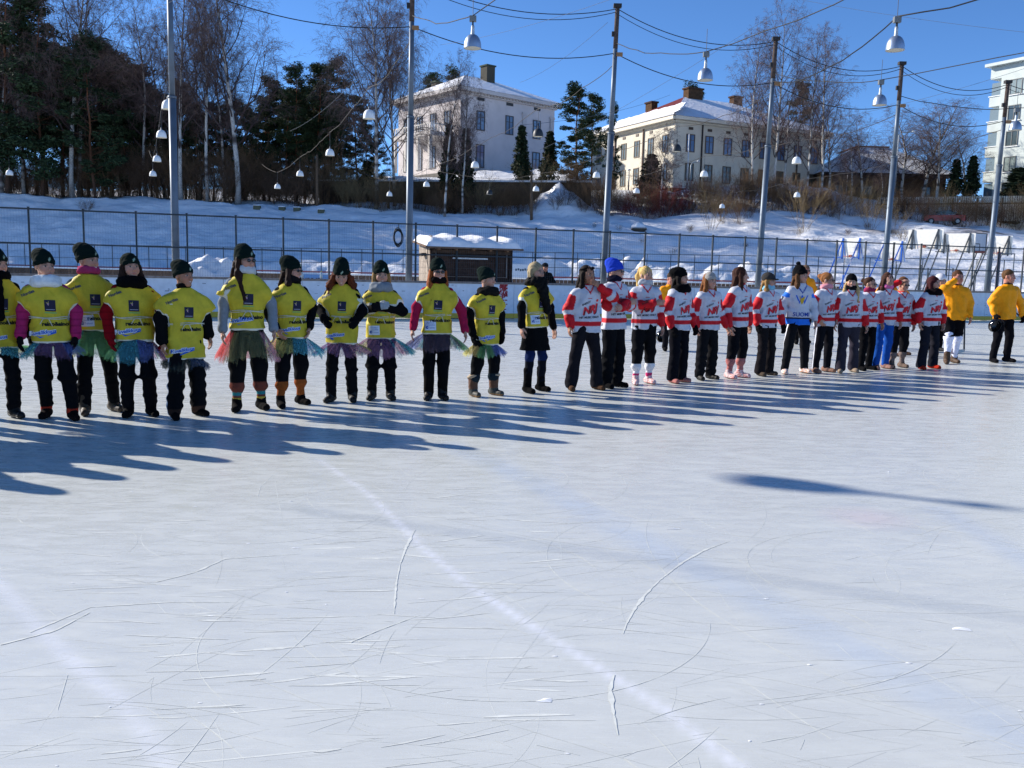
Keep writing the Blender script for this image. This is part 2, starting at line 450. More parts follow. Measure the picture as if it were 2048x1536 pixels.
def snow_bank():
    a = np.arange(-1700, 3700, 9.0)
    tx = (a - CX) / F
    v = np.concatenate([[-.012], np.linspace(0, 1, 170), np.linspace(1.01, 1.9, 50), [2.4, 3.2, 4.5, 8, 14, 30, 50]])
    TX, VV = np.meshgrid(tx, v, indexing='ij'); y0 = yb_px(a)[:, None]; ys = v
    Y = y0 + VV * (96 - y0)
    X = TX * Y
    Z = terrain_z(X, Y)
    V = np.stack([X, Y, Z], -1).reshape(-1, 3)
    n = len(ys); ii, jj = np.meshgrid(np.arange(len(tx) - 1), np.arange(n - 1), indexing='ij')
    q = np.stack([ii * n + jj, (ii + 1) * n + jj, (ii + 1) * n + jj + 1, ii * n + jj + 1], -1).reshape(-1, 4)
    c = np.tile(np.array([.86, .87, .885]), (len(V), 1))
    e = fbm(X * .25 + 40, Y * .6).ravel(); px = colpx(X, Y).ravel()
    earth = np.clip((e - .56) * 9, 0, 1) * np.clip((px - 1350) / 80, 0, 1) * np.exp(-((Y.ravel() - 91) / 2.5) ** 2)
    c = c * (1 - earth[:, None]) + np.array([.16, .09, .05]) * earth[:, None]
    wood = np.clip((Y.ravel() - 96) / 4, 0, 1) * (px < 760) * np.clip((fbm(X * .8, Y * .8).ravel() - .3) * 3, 0, .8)
    c = c * (1 - wood[:, None]) + np.array([.10, .075, .05]) * wood[:, None]
    tag(mk('snow_bank', V, q, c, M_SNOW, smooth=True), kind='structure')
    g = MB()
    g.quad((-1500, -300, -.03), (1500, -300, -.03), (1500, 1500, -.03), (-1500, 1500, -.03), (.85, .86, .88))
    tag(g.build('snow_ground', M_SNOW), kind='structure')
snow_bank()

# ------------------------------------------------------------ rink boards and the netting fence on them
BD = Vector((1, .37, 0)).normalized(); BN = Vector((-BD.y, BD.x, 0))     # along the board, away from the camera
def bp_(s, off=0, z=0):
    """point s metres along the board from x = 0"""
    o = Vector((0, board_y(0), 0)) + BD * s + BN * off
    return Vector((o.x, o.y, z))
def s_at(px):
    lo, hi = -40., 60.
    for _ in range(40):
        m = (lo + hi) / 2; p = bp_(m)
        if CX + F * p.x / p.y < px: lo = m
        else: hi = m
    return lo
AX = np.array([[BD.x, BD.y, 0], [BN.x, BN.y, 0], [0, 0, 1]])
WHITE = hx('dfe6ee')
def rink_board():
    root = empty('rink_board', bp_(0)); tag(root, 'white ice rink board with yellow kick strip, running behind the row of people', 'rink board')
    p = MB(); s0, s1, st = -24., 44., 2.4
    rs = np.random.RandomState(1)
    n = int((s1 - s0) / st)
    for i in range(n):
        s = s0 + (i + .5) * st; w = np.array(WHITE) * rs.uniform(.93, 1.0)
        p.box(bp_(s, .03, .69) - root.location, (st - .012, .05, 1.0), w, AX)
    p.build('panel', M_PAINT, root)
    k = MB(); 
    for i in range(n): k.box(bp_(s0 + (i + .5) * st, .022, .105) - root.location, (st - .008, .06, .17), hx('dcb43c'), AX)
    k.build('kick_strip', M_PAINT, root)
    c = MB(); c.box(bp_(10, .05, 1.225) - root.location, (s1 - s0, .14, .07), hx('8a7f78'), AX)
    c.build('cap_rail', M_WOOD, root)
    for i in range(n + 1): b = MB(); b.box(bp_(s0 + i * st, .14, .6) - root.location, (.09, .12, 1.18), hx('6c5a48'), AX); b.build('support', M_WOOD, root)
    # worn red line painted up the board
    r = MB(); s = s_at(1003); 
    for i in range(26):
        for j in range(7):
            z = 1.17 - i * .035; keep = rs.rand() < (1 - i / 34.) * (1 if j < 3 else 1 - .3 * i / 26)
            if keep: r.box(bp_(s + (j - 3) * .042 + rs.uniform(-.01, .01), .003, z) - root.location, (.046, .01, .034), hx('a01522'), AX)
    r.build('red_line', M_PAINT, root)
    sc = MB()
    for _ in range(260):
        s = rs.uniform(s0, s1); z = rs.uniform(.25, 1.15); sc.box(bp_(s, .0035, z) - root.location, (rs.uniform(.02, .12), .002, rs.uniform(.008, .02)), hx('5a6470'), AX)
    sc.build('puck_marks', M_PAINT, root)
rink_board()

def netting_fence():
    root = empty('netting_fence', bp_(0)); tag(root, 'dark steel mesh fence with two rails standing on the near rink board', 'fence')
    L = root.location
    s0 = -24.; sp = 1.43; s1 = s_at(2300)
    DK = hx('242d35')
    n = int((s1 - s0) / sp); base = s_at(657)
    off = (base - s0) % sp
    for i in range(n):
        s = s0 + off + i * sp
        m = MB(); m.box(bp_(s, .12, 2.18) - L, (.05, .05, 1.94), DK, AX); m.box(bp_(s, .12, 3.16) - L, (.07, .07, .02), DK, AX)
        m.build('post', M_GALV, root)
    for z, w in ((3.11, .045), (2.13, .04)):
        m = MB(); m.box(bp_((s0 + s1) / 2, .085, z) - L, (s1 - s0, w, w), DK, AX); m.build('rail', M_GALV, root)
    m = MB()
    ss = np.arange(s0, s1, .075)
    A = np.array([bp_(s, .07, 1.27) - L for s in ss]); B = A.copy(); B[:, 2] = 3.1
    m.tubes(A, B, (.002), .002, 3, hx('4a5560'))
    for z in np.arange(1.3, 3.1, .2): m.tubes([bp_(s0, .07, z) - L], [bp_(s1, .07, z) - L], (.002), .002, 3, hx('4a5560'))
    m.build('wire_mesh', M_GALV, root)
netting_fence()

FD = Vector((1, -.22, 0)).normalized(); FAX = [[FD.x, FD.y, 0], [-FD.y, FD.x, 0], [0, 0, 1]]
def far_fence():
    root = empty('rink_fence', (0, 68, 0)); tag(root, 'thin far fence of slim posts at the foot of the snow bank', 'fence')
    DK = hx('3c454e')
    fp = lambda u, o, z: (FD.x * u - FD.y * o, FD.y * u + FD.x * o, z)
    m = MB()
    for u in np.arange(-48, 60, 1.7):
        mm = MB(); mm.box(fp(u, .3, 1.6), (.05, .05, 3.2), DK, FAX); mm.build('post', M_GALV, root)
    m.box(fp(5, .3, 3.2), (108, .05, .05), DK, FAX); m.box(fp(5, .3, 2.1), (108, .04, .04), DK, FAX); m.build('rail', M_GALV, root)
    root2 = empty('rink_board', (0, 68, 0)); tag(root2, 'brown slatted board of the second rink below the snow bank, snow along its top', 'rink board')
    rs = np.random.RandomState(5)
    w = MB()
    for u in np.arange(-48, 25, .3): w.box(fp(u, 0, .6), (.27, .05, 1.16), np.array(hx('6e5a4c')) * rs.uniform(.75, 1.1), FAX)
    w.build('plank', M_WOOD, root2)
    c = MB(); c.box(fp(-11.5, 0, 1.24), (73, .3, .09), (.85, .86, .88), FAX); c.build('snow_cap', M_SNOW, root2)
    rd = MB(); rd.box(fp(-11.5, .24, 1.38), (73, .03, .1), hx('8e3a38'), FAX); rd.build('red_rail', M_PAINT, root2)
    # blue and white banner panels with dark lettering
    bb = empty('banner', (XatY(620, 71, .9), 70.9, .2)); tag(bb, 'blue banner with dark letters on the brown far board, seen through the fence', 'banner')
    m = MB(); m.box((0, .0, .5), (4.4, .03, .95), hx('6f97c8')); m.build('cloth', M_CLOTH, bb)
    t = text_mesh('nimn', 1.05); V = t[0]; V3 = np.stack([V[:, 0] * 1.0 - 1.15, np.full(len(V), -.02), V[:, 1] + .22], 1)
    mk('lettering', V3, t[1], np.tile(hx('16202c'), (len(V3), 1)), M_PRINT, bb)
    bb = empty('banner', (XatY(1045, 67.3, .9), 67.3, 1.35)); tag(bb, 'small white banner over the far board beside the snow roofed shed', 'banner')
    m = MB(); m.box((0, 0, .45), (2.6, .03, .95), hx('c2cfdf')); m.build('cloth', M_CLOTH, bb)
    m = MB()
    for i in range(7): m.box((-.5 + i * .17, -.02, .52 + .03 * math.sin(i * 2)), (.12, .01, .16), hx('4a5a68'))
    m.build('lettering', M_PRINT, bb)

_tm = {}
def text_mesh(txt, size, shear=0.0, offset=0.0):
    key = (txt, size, shear, offset)
    if key in _tm: return _tm[key]
    c = bpy.data.curves.new('t', 'FONT'); c.body = txt; c.size = size; c.offset = offset; c.resolution_u = 3
    o = bpy.data.objects.new('t', c); me = o.to_mesh()
    V = np.array([v.co[:] for v in me.vertices])[:, :2]; 
    T = np.array([list(p.vertices) for p in me.polygons if len(p.vertices) == 3])
    o.to_mesh_clear(); bpy.data.objects.remove(o); bpy.data.curves.remove(c)
    V = V.copy(); V[:, 0] += shear * V[:, 1]
    _tm[key] = (V, T)
    return _tm[key]
far_fence()

# ------------------------------------------------------------ light poles, cables and hanging lamps
GREY = hx('5d6a78'); RUST = hx('4c423e')
POLES = []
def pole(px, ztop, label, lean=0.0, swap=6.6):
    s = s_at(px); b = bp_(s, .35)
    r = empty('light_pole', b); tag(r, label, 'light pole', 'grey steel light poles along the rink board')
    P = lambda z: (lean * z, 0, z)
    m = MB(); m.path([P(0), P(swap)], [.115, .11], 14, GREY); m.build('lower_tube', M_GALV, r, True)
    m = MB(); m.path([P(swap), P(ztop - 1.4)], [.088, .08], 14, GREY); m.path([P(swap - .03), P(swap + .03)], [.125, .125], 14, GREY); m.build('upper_tube', M_GALV, r, True)
    m = MB(); m.path([P(ztop - 1.4), P(ztop)], [.084, .08], 12, RUST); m.build('wooden_top', M_WOOD, r, True)
    m = MB(); m.box((lean * ztop, 0, ztop + .05), (.28, .2, .12), hx('2c2a2a')); m.box((lean * ztop + .12, -.05, ztop - 1.6), (.22, .12, .12), hx('8a6a4a')); m.box((lean * ztop - .12, 0, ztop - .9), (.1, .1, .16), hx('2c2a2a')); m.build('bracket', M_RUBBER, r)
    POLES.append((b, lean, ztop)); return r
DESC = ['thickest grey light pole, at left behind the stocky man in yellow bib', 'grey light pole just left of the snow roofed shed', 'grey light pole behind the woman in the blue hat', 'grey light pole behind the grey peaked cap, right of the cream house',
        'grey light pole behind the blue basketball stands', 'rightmost grey light pole, in front of the apartment block']
for (px, zt, ln), d in zip(((352, 11.6, -.0), (819, 11.0, .004), (1208, 10.9, .018), (1517, 10.5, .020), (1768, 10.2, .014), (1975, 10.0, .018)), DESC):
    pole(px, zt, d, ln)
def ptop(i, dz=0, dx=0, dy=0):
    b, ln, zt = POLES[i]; return Vector((b.x + ln * (zt + dz) + dx, b.y + dy, zt + dz))
def sag(a, b, k, n=18, wob=0, seed=0):
    rs = np.random.RandomState(seed); t = np.linspace(0, 1, n)
    P = np.array(a)[None] * (1 - t[:, None]) + np.array(b)[None] * t[:, None]
    P[:, 2] -= k * 4 * t * (1 - t)
    if wob: P[:, 2] += wob * np.sin(t * 9 + seed) * np.sin(np.pi * t) + wob * .5 * rs.randn(n) * np.sin(np.pi * t)
    return P
BLK = hx('15171a')
def cable(P, r, label, c=BLK, group=None, more=None):
    P0 = Vector(P[0]); m = MB(); m.path(np.array(P) - np.array(P0), r, 5, c, False)
    for Q, rr in (more or []): m.path(np.array(Q) - np.array(P0), rr, 4, c, False)
    o = m.build('overhead_cable', M_RUBBER, smooth=True, loc=P0)
    tag(o, label, 'cable', group)
names = ['left pole', 'second pole', 'third pole', 'fourth pole', 'fifth pole', 'rightmost pole']
for i in range(6):
    nxt = ptop(i + 1) if i < 5 else Vector(bp_(s_at(1975) + 7, .35, 10.9)); 
    a, b = ptop(i), nxt
    if i >= 0:
        A = sag(a + Vector((0, 0, -.05)), b + Vector((0, 0, -.05)), .55)
        B = sag(a + Vector((0, 0, -.22)), b + Vector((0, 0, -.15)), .62)
        cable(A, .015, 'upper pair of black twisted cables sagging from the %s to the next' % names[i], group='cables slung from pole to pole', more=[(B, .013)])
        nb = ptop(i + 1, -1.55) if i < 5 else b - Vector((0, 0, 1.5))
        cable(sag(ptop(i, -1.55), nb, .5), .016, 'lower thick black cable sagging from the %s to the next' % names[i], group='cables slung from pole to pole')

SIL = hx('9aa7b8'); WH = hx('d8dde0')
def lamp(loc, kind, label, hang, scale=1.0):
    r = empty('hanging_lamp', loc); tag(r, label, 'lamp', 'bell lamps hanging on cables over the rinks')
    R0 = .225 * scale
    col = {'silver': SIL, 'white': WH, 'dark': hx('2a2e33')}[kind]
    t = np.linspace(0, 1, 9); big = kind == 'silver'
    prof = [(R0 * (.26 + .74 * math.sin(math.pi / 2 * k) ** 1.1), .33 * scale * (1 - k ** 1.9)) for k in t]
    inner = [(a * .94, b - .012) for a, b in prof[::-1]]
    m = MB(); m.lathe([(.001, prof[0][1] + .01)] + prof, sides=22, col=col); m.lathe([prof[-1], (prof[-1][0] * 1.03, -.01), (inner[0][0], -.012)], sides=22, col=col)
    m.build('shade', M_METAL if big else M_PAINT, r, True)
    m = MB(); m.lathe(inner, sides=20, col=hx('c9c7bd') if kind != 'dark' else hx('4a4640')); m.lathe([(R0 * .94, .0), (.001, .0)], sides=20, col=hx('b9b6a8')); m.build('reflector', M_PAINT, r, True)
    nc = hx('aab3ba') if kind == 'silver' else hx('7a7f84') if kind == 'white' else hx('3a3e42')
    m = MB(); z1 = .55 if big else .44; w = .042 if big else .028; m.lathe([(.001, z1), (w, z1), (w, z1 - .08), (w * 1.15, .36), (w * 1.5, .31)], sides=12, col=nc); m.build('neck', M_GALV, r, True)
    m = MB()
    if big: m.box((0, 0, .72), (.17, .12, .14), hx('6b7073')); m.box((0, 0, .60), (.04, .04, .12), hx('2a2a2a'))
    else: m.box((0, 0, .5), (.05, .05, .12), hx('2a2a2a'))
    m.build('ballast_box', M_GALV, r)
    m = MB(); m.path([(0, 0, .54 + .2 * big), (0, 0, .84 + hang)], .008, 5, hx('3a4048')); m.build('hanging_rod', M_RUBBER, r)
    return r
LZ = 7.55
def lampY(py, px): return (LZ - CAMH) * F / (548 + .022 * (px - 1024) - py)
def lp(px, py, kind, label, hang=.5):
    py2 = py + 8; Y = lampY(py2, px)
    Y = max(Y, 12); p = atY(px, py2, Y); return lamp(p, kind, label, hang)
LAMPS = [
 (945, 88, 'silver', 'large silver bell lamp high in the sky over the white villa chimney'),
 (1790, 92, 'silver', 'largest silver bell lamp, hanging highest at right above the fifth pole'),
 (1410, 152, 'silver', 'silver bell lamp over the red and snowy roof of the cream house'),
 (1759, 202, 'silver', 'silver bell lamp just left of the fifth pole top'),
 (2030, 252, 'silver', 'silver bell lamp in front of the apartment block, at the right edge'),
 (738, 229, 'white', 'white bell lamp in front of the big birch left of the villa'),
 (336, 210, 'white', 'white bell lamp touching the thick left pole, highest of its row'),
 (323, 267, 'white', 'white bell lamp second down left of the thick left pole'),
 (314, 315, 'white', 'white bell lamp third down left of the thick left pole'),
 (306, 344, 'white', 'white bell lamp lowest down left of the thick left pole'),
 (19, 342, 'white', 'white bell lamp alone at the left edge of the wood'),
 (660, 303, 'white', 'white bell lamp above the leaning wooden post in the wood'),
 (600, 344, 'white', 'white bell lamp middle of three before the dark pines'),
 (555, 369, 'white', 'white bell lamp lowest of three before the dark pines'),
 (950, 327, 'white', 'white bell lamp in front of the shaded villa wall'),
 (853, 365, 'white', 'white bell lamp right of the second pole below the villa veranda'),
 (779, 384, 'white', 'white bell lamp low at the foot of the big birch'),
 (1076, 265, 'dark', 'dark bell lamp before the upper right window of the villa'),
 (1072, 374, 'white', 'white bell lamp beside the short wooden post below the villa'),
 (979, 381, 'dark', 'small dark bell lamp low in front of the villa plinth'),
 (1193, 347, 'white', 'white bell lamp at the left corner of the cream house'),
 (1273, 378, 'white', 'white bell lamp below the sunny front of the cream house'),
 (1353, 295, 'dark', 'dark bell lamp at the corner of the cream house'),
 (1408, 345, 'white', 'white bell lamp before the shaded side of the cream house'),
 (1593, 319, 'white', 'white bell lamp right of the fourth pole, upper of two'),
 (1594, 386, 'white', 'white bell lamp right of the fourth pole, lower of two'),
 (1444, 408, 'white', 'white bell lamp lowest over the bushes below the cream house'),
]
LO = [lp(px, py, k, l, .6 if k == 'silver' else .35) for px, py, k, l in LAMPS]
def lt(i, dz=.75): p = LO[i].location; return Vector((p.x, p.y, p.z + dz))
CROSS = [(0, [6, 7, 8, 9]), (1, [5, 11, 12, 13]), (2, [17, 14, 15, 16]), (3, [22, 20, 18, 19]), (4, [24, 23, 21]), (5, [25, 26])]
for k, ids in CROSS:
    a = ptop(k, -1.9); segs = []; prev = a
    for j, i in enumerate(ids):
        q = lt(i, 1.15); segs.append(sag(prev, q, .12 if j else .3, 14, .05, i)); prev = q
    end = prev + (prev - lt(ids[-2], 1.15)).normalized() * 9 + Vector((0, 0, 1.5)) ; segs.append(sag(prev, end, .1, 8))
    cable(np.concatenate(segs), .013, 'cable carrying the far row of lamps away from the %s' % names[k], hx('2a2622'), 'cross cables with lamps')
# cross cables towards the camera, over the near rink
NEAR = [(1, 0), (2, 2), (3, 3), (4, 4)]
for k, i in NEAR:
    a = ptop(k, -1.2); q = lt(i, .8); end = q + (q - a).normalized() * 30; end.z = 10.5
    cable(np.concatenate([sag(a, q, .2, 12, .03, i), sag(q, end, 1.0, 22, .12, i + 3)]), .014, 'cable from the %s over the near rink to its silver lamp' % names[k], BLK, 'cross cables with lamps')
q = lt(1, .8); a = ptop(3, -1.5); e1 = q + Vector((8.0, -9, 2.6))
cable(np.concatenate([sag(a, q, .5, 16, .04, 3), sag(q, e1, .7, 20, .12, 4)]), .018, 'cable rising from the fourth pole through the largest silver lamp', BLK, 'cross cables with lamps')
for j, (a, b) in enumerate([((1420, -40), (2100, 70)), ((1080, 300), (1560, 20)), ((880, 90), (1300, -30)), ((1040, 165), (1215, 45)), ((1340, 190), (1040, 250)), ((1640, 240), (2100, 120)), ((580, 262), (720, 150)), ((300, 20), (420, -60))]):
    A = atY(a[0], a[1], 30); B = atY(b[0], b[1], 20)
    cable(sag(A, B, .15, 10), .004, ['thin stay wire crossing the sky at upper right', 'thin stay wire rising past the third pole', 'thin stay wire above the villa roof', 'thin stay wire running down to the villa roof', 'thin stay wire between third pole and villa', 'thin stay wire above the brown house', 'thin stay wire before the dark pines', 'thin stay wire at the thick left pole top'][j], hx('3a4656'))
# the lamp outside the frame whose shadow lies on the near ice
g = G(1520, 962); k = LZ / math.tan(R(SUN_EL)); dn = math.hypot(sx_, sy_)
lx = lamp(Vector((g.x + sx_ / dn * k, g.y + sy_ / dn * k, LZ)), 'silver', 'silver bell lamp outside the frame that throws the shadow on the near ice', 1.2, 1.0)
cable(sag(lx.location + Vector((-8, 1, 2.4)), lx.location + Vector((8, -6, 2.4)), .3), .012, 'cable of the lamp that shades the near ice')

def coil():
    s = s_at(793); m = MB(); rs = np.random.RandomState(2); c = bp_(s, .03, 2.68)
    for i in range(9):
        a = np.linspace(0, 6.28, 22); r1, r2 = .13 + rs.uniform(-.03, .03), .27 + rs.uniform(-.06, .05)
        m.path(np.stack([np.cos(a) * r1 * BD.x + rs.uniform(-.02, .02), np.cos(a) * r1 * BD.y - rs.uniform(0, .06), np.sin(a) * r2 - rs.uniform(0, .05)], 1), .012, 5, BLK, False)
    m.path([(0, 0, .25), (.02, 0, .42)], .012, 5, BLK)
    tag(m.build('cable_coil', M_RUBBER, loc=c, smooth=True), 'coil of black cable hung on the mesh fence left of the second pole', 'cable coil')
coil()

# ------------------------------------------------------------ snow topped timekeeper's shed behind the board
def shed():
    sa, sb = s_at(862), s_at(1020); L = sb - sa; b = bp_((sa + sb) / 2, .2)
    r = empty('shed', b, math.atan2(BD.y, BD.x)); tag(r, 'dark board shed with thick snow on its roof, standing behind the rink board', 'shed')
    D = 1.5; BR = hx('5a4a42'); H1, H0 = 2.34, 2.58
    m = MB()
    m.box((0, .06, 1.55), (L - .1, .05, 2.0), hx('40322c'))
    m.box((0, D, 1.4), (L, .05, 2.8), BR); m.box((L / 2, D / 2, 1.4), (.05, D, 2.6), BR)
    for j in range(7): m.box((-L / 2, .1 + j * D / 6.4, 1.45), (.04, D / 6.6, 2.65), np.array(hx('a09488')) * (.8 + .1 * (j % 3)))
    m.build('wall', M_WOOD, r)
    m = MB()
    for x in (-L / 2, L / 2): m.box((x, 0, 1.9), (.1, .1, 1.35), hx('3a2c26'))
    m.box((0, 0, 1.28), (L + .1, .12, .12), hx('3a2e28')); m.box((0, 0, H1 - .08), (L + .1, .1, .12), hx('4a3c34'))
    for x in np.linspace(-L / 2 + .2, L / 2 - .2, 5): m.box((x, -.1, H1 - .01), (.08, .3, .07), hx('7a6250'))
    m.build('frame', M_WOOD, r)
    m = MB(); TR = hx('8c8682')
    m.box((0, -.012, H1 - .2), (L - .3, .02, .025), TR); m.box((L / 2 - .15, -.012, 1.95), (.025, .02, 1.1), TR); m.box((-L / 2 + .15, -.012, 1.95), (.02, .02, 1.1), TR); m.box((0, -.012, 1.42), (L - .3, .02, .02), hx('6a5f58')); m.build('shutter_trim', M_PAINT, r)
    m = MB(); m.box((-.05, -.0, H1 - .3), (1.25, .05, .05), hx('a7a9ac')); m.build('handle_bar', M_METAL, r)
    m = MB()
    for x in (-.45, .72): m.box((x, .03, 1.95), (.05, .02, .05), hx('18120f'))
    m.build('bolt', M_METAL, r)
    # sloping roof
    m = MB(); a = [(-L / 2 - .25, -.45, H1 + .0), (L / 2 + .3, -.45, H1 + .0), (L / 2 + .3, D + .2, H0), (-L / 2 - .25, D + .2, H0)]
    a = np.array(a); t = np.array([0, 0, .06]); m.add(np.concatenate([a, a + t]), [[3, 2, 1, 0], [4, 5, 6, 7], [0, 1, 5, 4], [1, 2, 6, 5], [2, 3, 7, 6], [3, 0, 4, 7]], c=hx('6b574a')); m.build('roof', M_WOOD, r)
    nx, ny = 90, 30
    u = np.linspace(-1, 1, nx); v = np.linspace(0, 1, ny); U, V = np.meshgrid(u, v, indexing='ij')
    e = np.clip((1 - np.abs(U)) / .12, 0, 1) ** .45 * np.clip(V / .16, 0, 1) ** .45 * np.clip((1 - V) / .16, 0, 1) ** .45
    hgt = e * (.14 + .09 * np.sin(U * 5.2 + .5) ** 2 + .16 * fbm(U * 3 + 3, V * 2 + 1))
    X = U * (L / 2 + .25) + .03; Y = -.42 + V * (D + .6); Zb = H1 + .063 + V * (H0 - H1)
    VV = np.stack([X, Y, Zb + hgt], -1).reshape(-1, 3); ii, jj = np.meshgrid(np.arange(nx - 1), np.arange(ny - 1), indexing='ij')
    q = np.stack([ii * ny + jj, (ii + 1) * ny + jj, (ii + 1) * ny + jj + 1, ii * ny + jj + 1], -1).reshape(-1, 4)
    mk('snow_cover', VV, q, np.tile((.87, .88, .9), (len(VV), 1)), M_SNOW, r, True)
    # conduit with box on the left gable
    m = MB(); m.path([(-L / 2 - .04, .3, 2.7), (-L / 2 - .06, .35, 2.0), (-L / 2 - .05, .05, 1.35)], .012, 6, BLK); m.box((-L / 2 - .1, .75, 2.15), (.18, .3, .1), hx('3a3632')); m.path([(-L / 2 - .1, .8, 2.1), (-L / 2 - .5, .9, 2.12)], .014, 5, BLK); m.build('conduit', M_RUBBER, r)
shed()
def bottle(px, lab):
    p = bp_(s_at(px), .06, 1.262); r = empty('bottle', p); tag(r, lab, 'bottle')
    m = MB(); m.lathe([(.001, 0), (.04, 0), (.042, .12), (.03, .19), (.016, .22)], sides=10, col=hx('a9b8bc')); m.build('body', M_SHINY, r, True)
    m = MB(); m.lathe([(.018, .215), (.018, .25), (.001, .25)], sides=8, col=hx('c9b62a')); m.build('cap', M_PAINT, r)
bottle(603, 'small clear bottle left on the rail of the rink board'); bottle(641, 'small clear bottle nearer the fence post on the board rail')
def heap(px, w, h, dpt, lab):
    p = bp_(s_at(px), 1.3, 0); n = 40; u = np.linspace(-1, 1, n); U, V = np.meshgrid(u, u, indexing='ij'); rr = np.sqrt(U * U + V * V)
    Z = np.clip(1 - rr ** 2, 0, 1) ** .7 * h * (.75 + .5 * fbm(U * 2.2 + px, V * 2.2)) - .05
    VV = np.stack([U * w, V * dpt, Z], -1).reshape(-1, 3); ii, jj = np.meshgrid(np.arange(n - 1), np.arange(n - 1), indexing='ij')
    q = np.stack([ii * n + jj, (ii + 1) * n + jj, (ii + 1) * n + jj + 1, ii * n + jj + 1], -1).reshape(-1, 4)
    tag(mk('snow_heap', VV, q, np.tile((.87, .88, .9), (len(VV), 1)), M_SNOW, None, True, p), lab, 'snow heap')
heap(425, 1.5, 1.95, 1.2, 'heap of ploughed snow behind the board, beside the thick left pole')

# ------------------------------------------------------------ basketball stands stored at the right
def hoop_stand(px, Y, zt, w, col, lab, yaw=0, hoop=True):
    x = XatY(px, Y, 3); r = empty('basketball_stand', (x, Y, 0), yaw); tag(r, lab, 'basketball stand', 'basketball stands stored by the snow bank')
    m = MB(); m.box((0, 0, zt - .55), (w, .06, 1.1), hx('eceae2')); m.build('backboard', M_PAINT, r)
    for sx in (-1, 1):
        m = MB(); x0 = sx * w * .36
        m.bar((x0, -.06, zt - .05), (x0 - 1.25, -.3, .1), .06, .06, col); m.bar((x0, -.06, zt), (x0, -.06, zt - 1.15), .07, .07, col)
        m.bar((x0, -.08, zt - .1), (x0 + .22, -.08, zt - 1.1), .025, .025, col); m.bar((x0 - .45, -.13, zt - 1.05), (x0 + .02, -.1, zt - 1.05), .05, .05, col)
        m.bar((x0 - .75, -.2, .1), (x0 - .75, -.2, zt - 2.0), .06, .06, col)
        m.build('frame', M_PAINT if col[2] > .3 else M_GALV, r)
    m = MB(); m.bar((-w * .36 - 1.25, -.3, .1), (w * .36, -.3, .1), .08, .08, col); m.build('foot', M_GALV, r)
    if hoop:
        m = MB(); a = np.linspace(0, 6.283, 20); m.path(np.stack([.23 * np.cos(a), -.35 + .23 * np.sin(a), np.full(20, zt - 1.0)], 1), .012, 5, hx('a8442a'), False); m.box((0, -.08, zt - .98), (.14, .12, .12), hx('9a5038')); m.build('hoop', M_PAINT, r)
        m = MB()
        for k in range(12):
            b = k * math.pi / 6; m.path([(.23 * math.cos(b), -.35 + .23 * math.sin(b), zt - 1.0), (.17 * math.cos(b + .3), -.35 + .17 * math.sin(b + .3), zt - 1.25), (.13 * math.cos(b), -.35 + .13 * math.sin(b), zt - 1.45)], .006, 3, hx('c9c9c4'), False)
        m.build('net', M_CLOTH, r)
BLUE = hx('1f5fc0'); STL = hx('3c444c')
def ztop_at(py, px, Y): return CAMH + (hz(px) - py) / F * Y
for px, Y, py, w, c, l in [(1702, 50, 478, 1.15, BLUE, 'basketball stand with bright blue legs, left one'), (1786, 50, 484, 1.15, BLUE, 'basketball stand with bright blue legs behind the fifth pole'),
                           (1848, 52, 461, 1.7, STL, 'basketball stand with grey legs and the tallest white backboard'), (1912, 53, 469, 1.7, STL, 'basketball stand with grey legs, middle of the grey ones'),
                           (1998, 53, 474, 1.1, STL, 'basketball stand with grey legs right of the rightmost pole')]:
    hoop_stand(px, Y, ztop_at(py, px, Y), w * 1.15, c, l, R(-45))
def side_board():
    Y = 54.; zt = ztop_at(469, 1958, Y); r = empty('backboard', (XatY(1957, Y, 3), Y, 0), R(22)); tag(r, 'shaded grey backboard with marked square, turned away between the stands', 'backboard')
    m = MB(); m.box((0, 0, zt - .52), (.95, .05, 1.03), hx('a9b4c4')); m.build('panel', M_PAINT, r)
    m = MB(); K = hx('20242c')
    for z in (zt, zt - 1.04): m.box((0, -.03, z), (1.0, .05, .04), K)
    for x in (-.48, .48): m.box((x, -.03, zt - .52), (.04, .05, 1.03), K)
    m.box((-.24, -.03, zt - .62), (.45, .02, .04), K); m.box((-.03, -.03, zt - .82), (.04, .02, .42), K); m.build('frame', M_PAINT, r)
    m = MB(); m.box((0, -.04, zt - 1.1), (1.0, .1, .12), hx('7a3a2a')); m.bar((.3, 0, zt - 1.1), (-1.2, 0, .1), .08, .08, STL); m.bar((-.2, 0, zt - 1.1), (-1.7, 0, .1), .08, .08, STL); m.build('leg', M_GALV, r)
side_board()
def goal_frame():
    Y = 45.; x0 = XatY(1740, Y, 1); r = empty('goal_frame', (XatY(1995, Y, 2), Y, 0)); tag(r, 'tall thin steel goal frame at the right behind the rink board', 'goal frame')
    zt = ztop_at(508, 1995, Y); m = MB(); K = hx('59636e')
    m.bar((-.0, 0, 0), (0, 0, zt), .12, .12, hx('4c4a5c')); m.bar((.75, 0, 0), (.75, 0, zt), .04, .04, K); m.bar((0, 0, zt), (.75, 0, zt), .04, .04, K); m.bar((0, 0, zt - 1), (.75, 0, zt - 1), .03, .03, K)
    m.build('tube', M_GALV, r)
goal_frame()

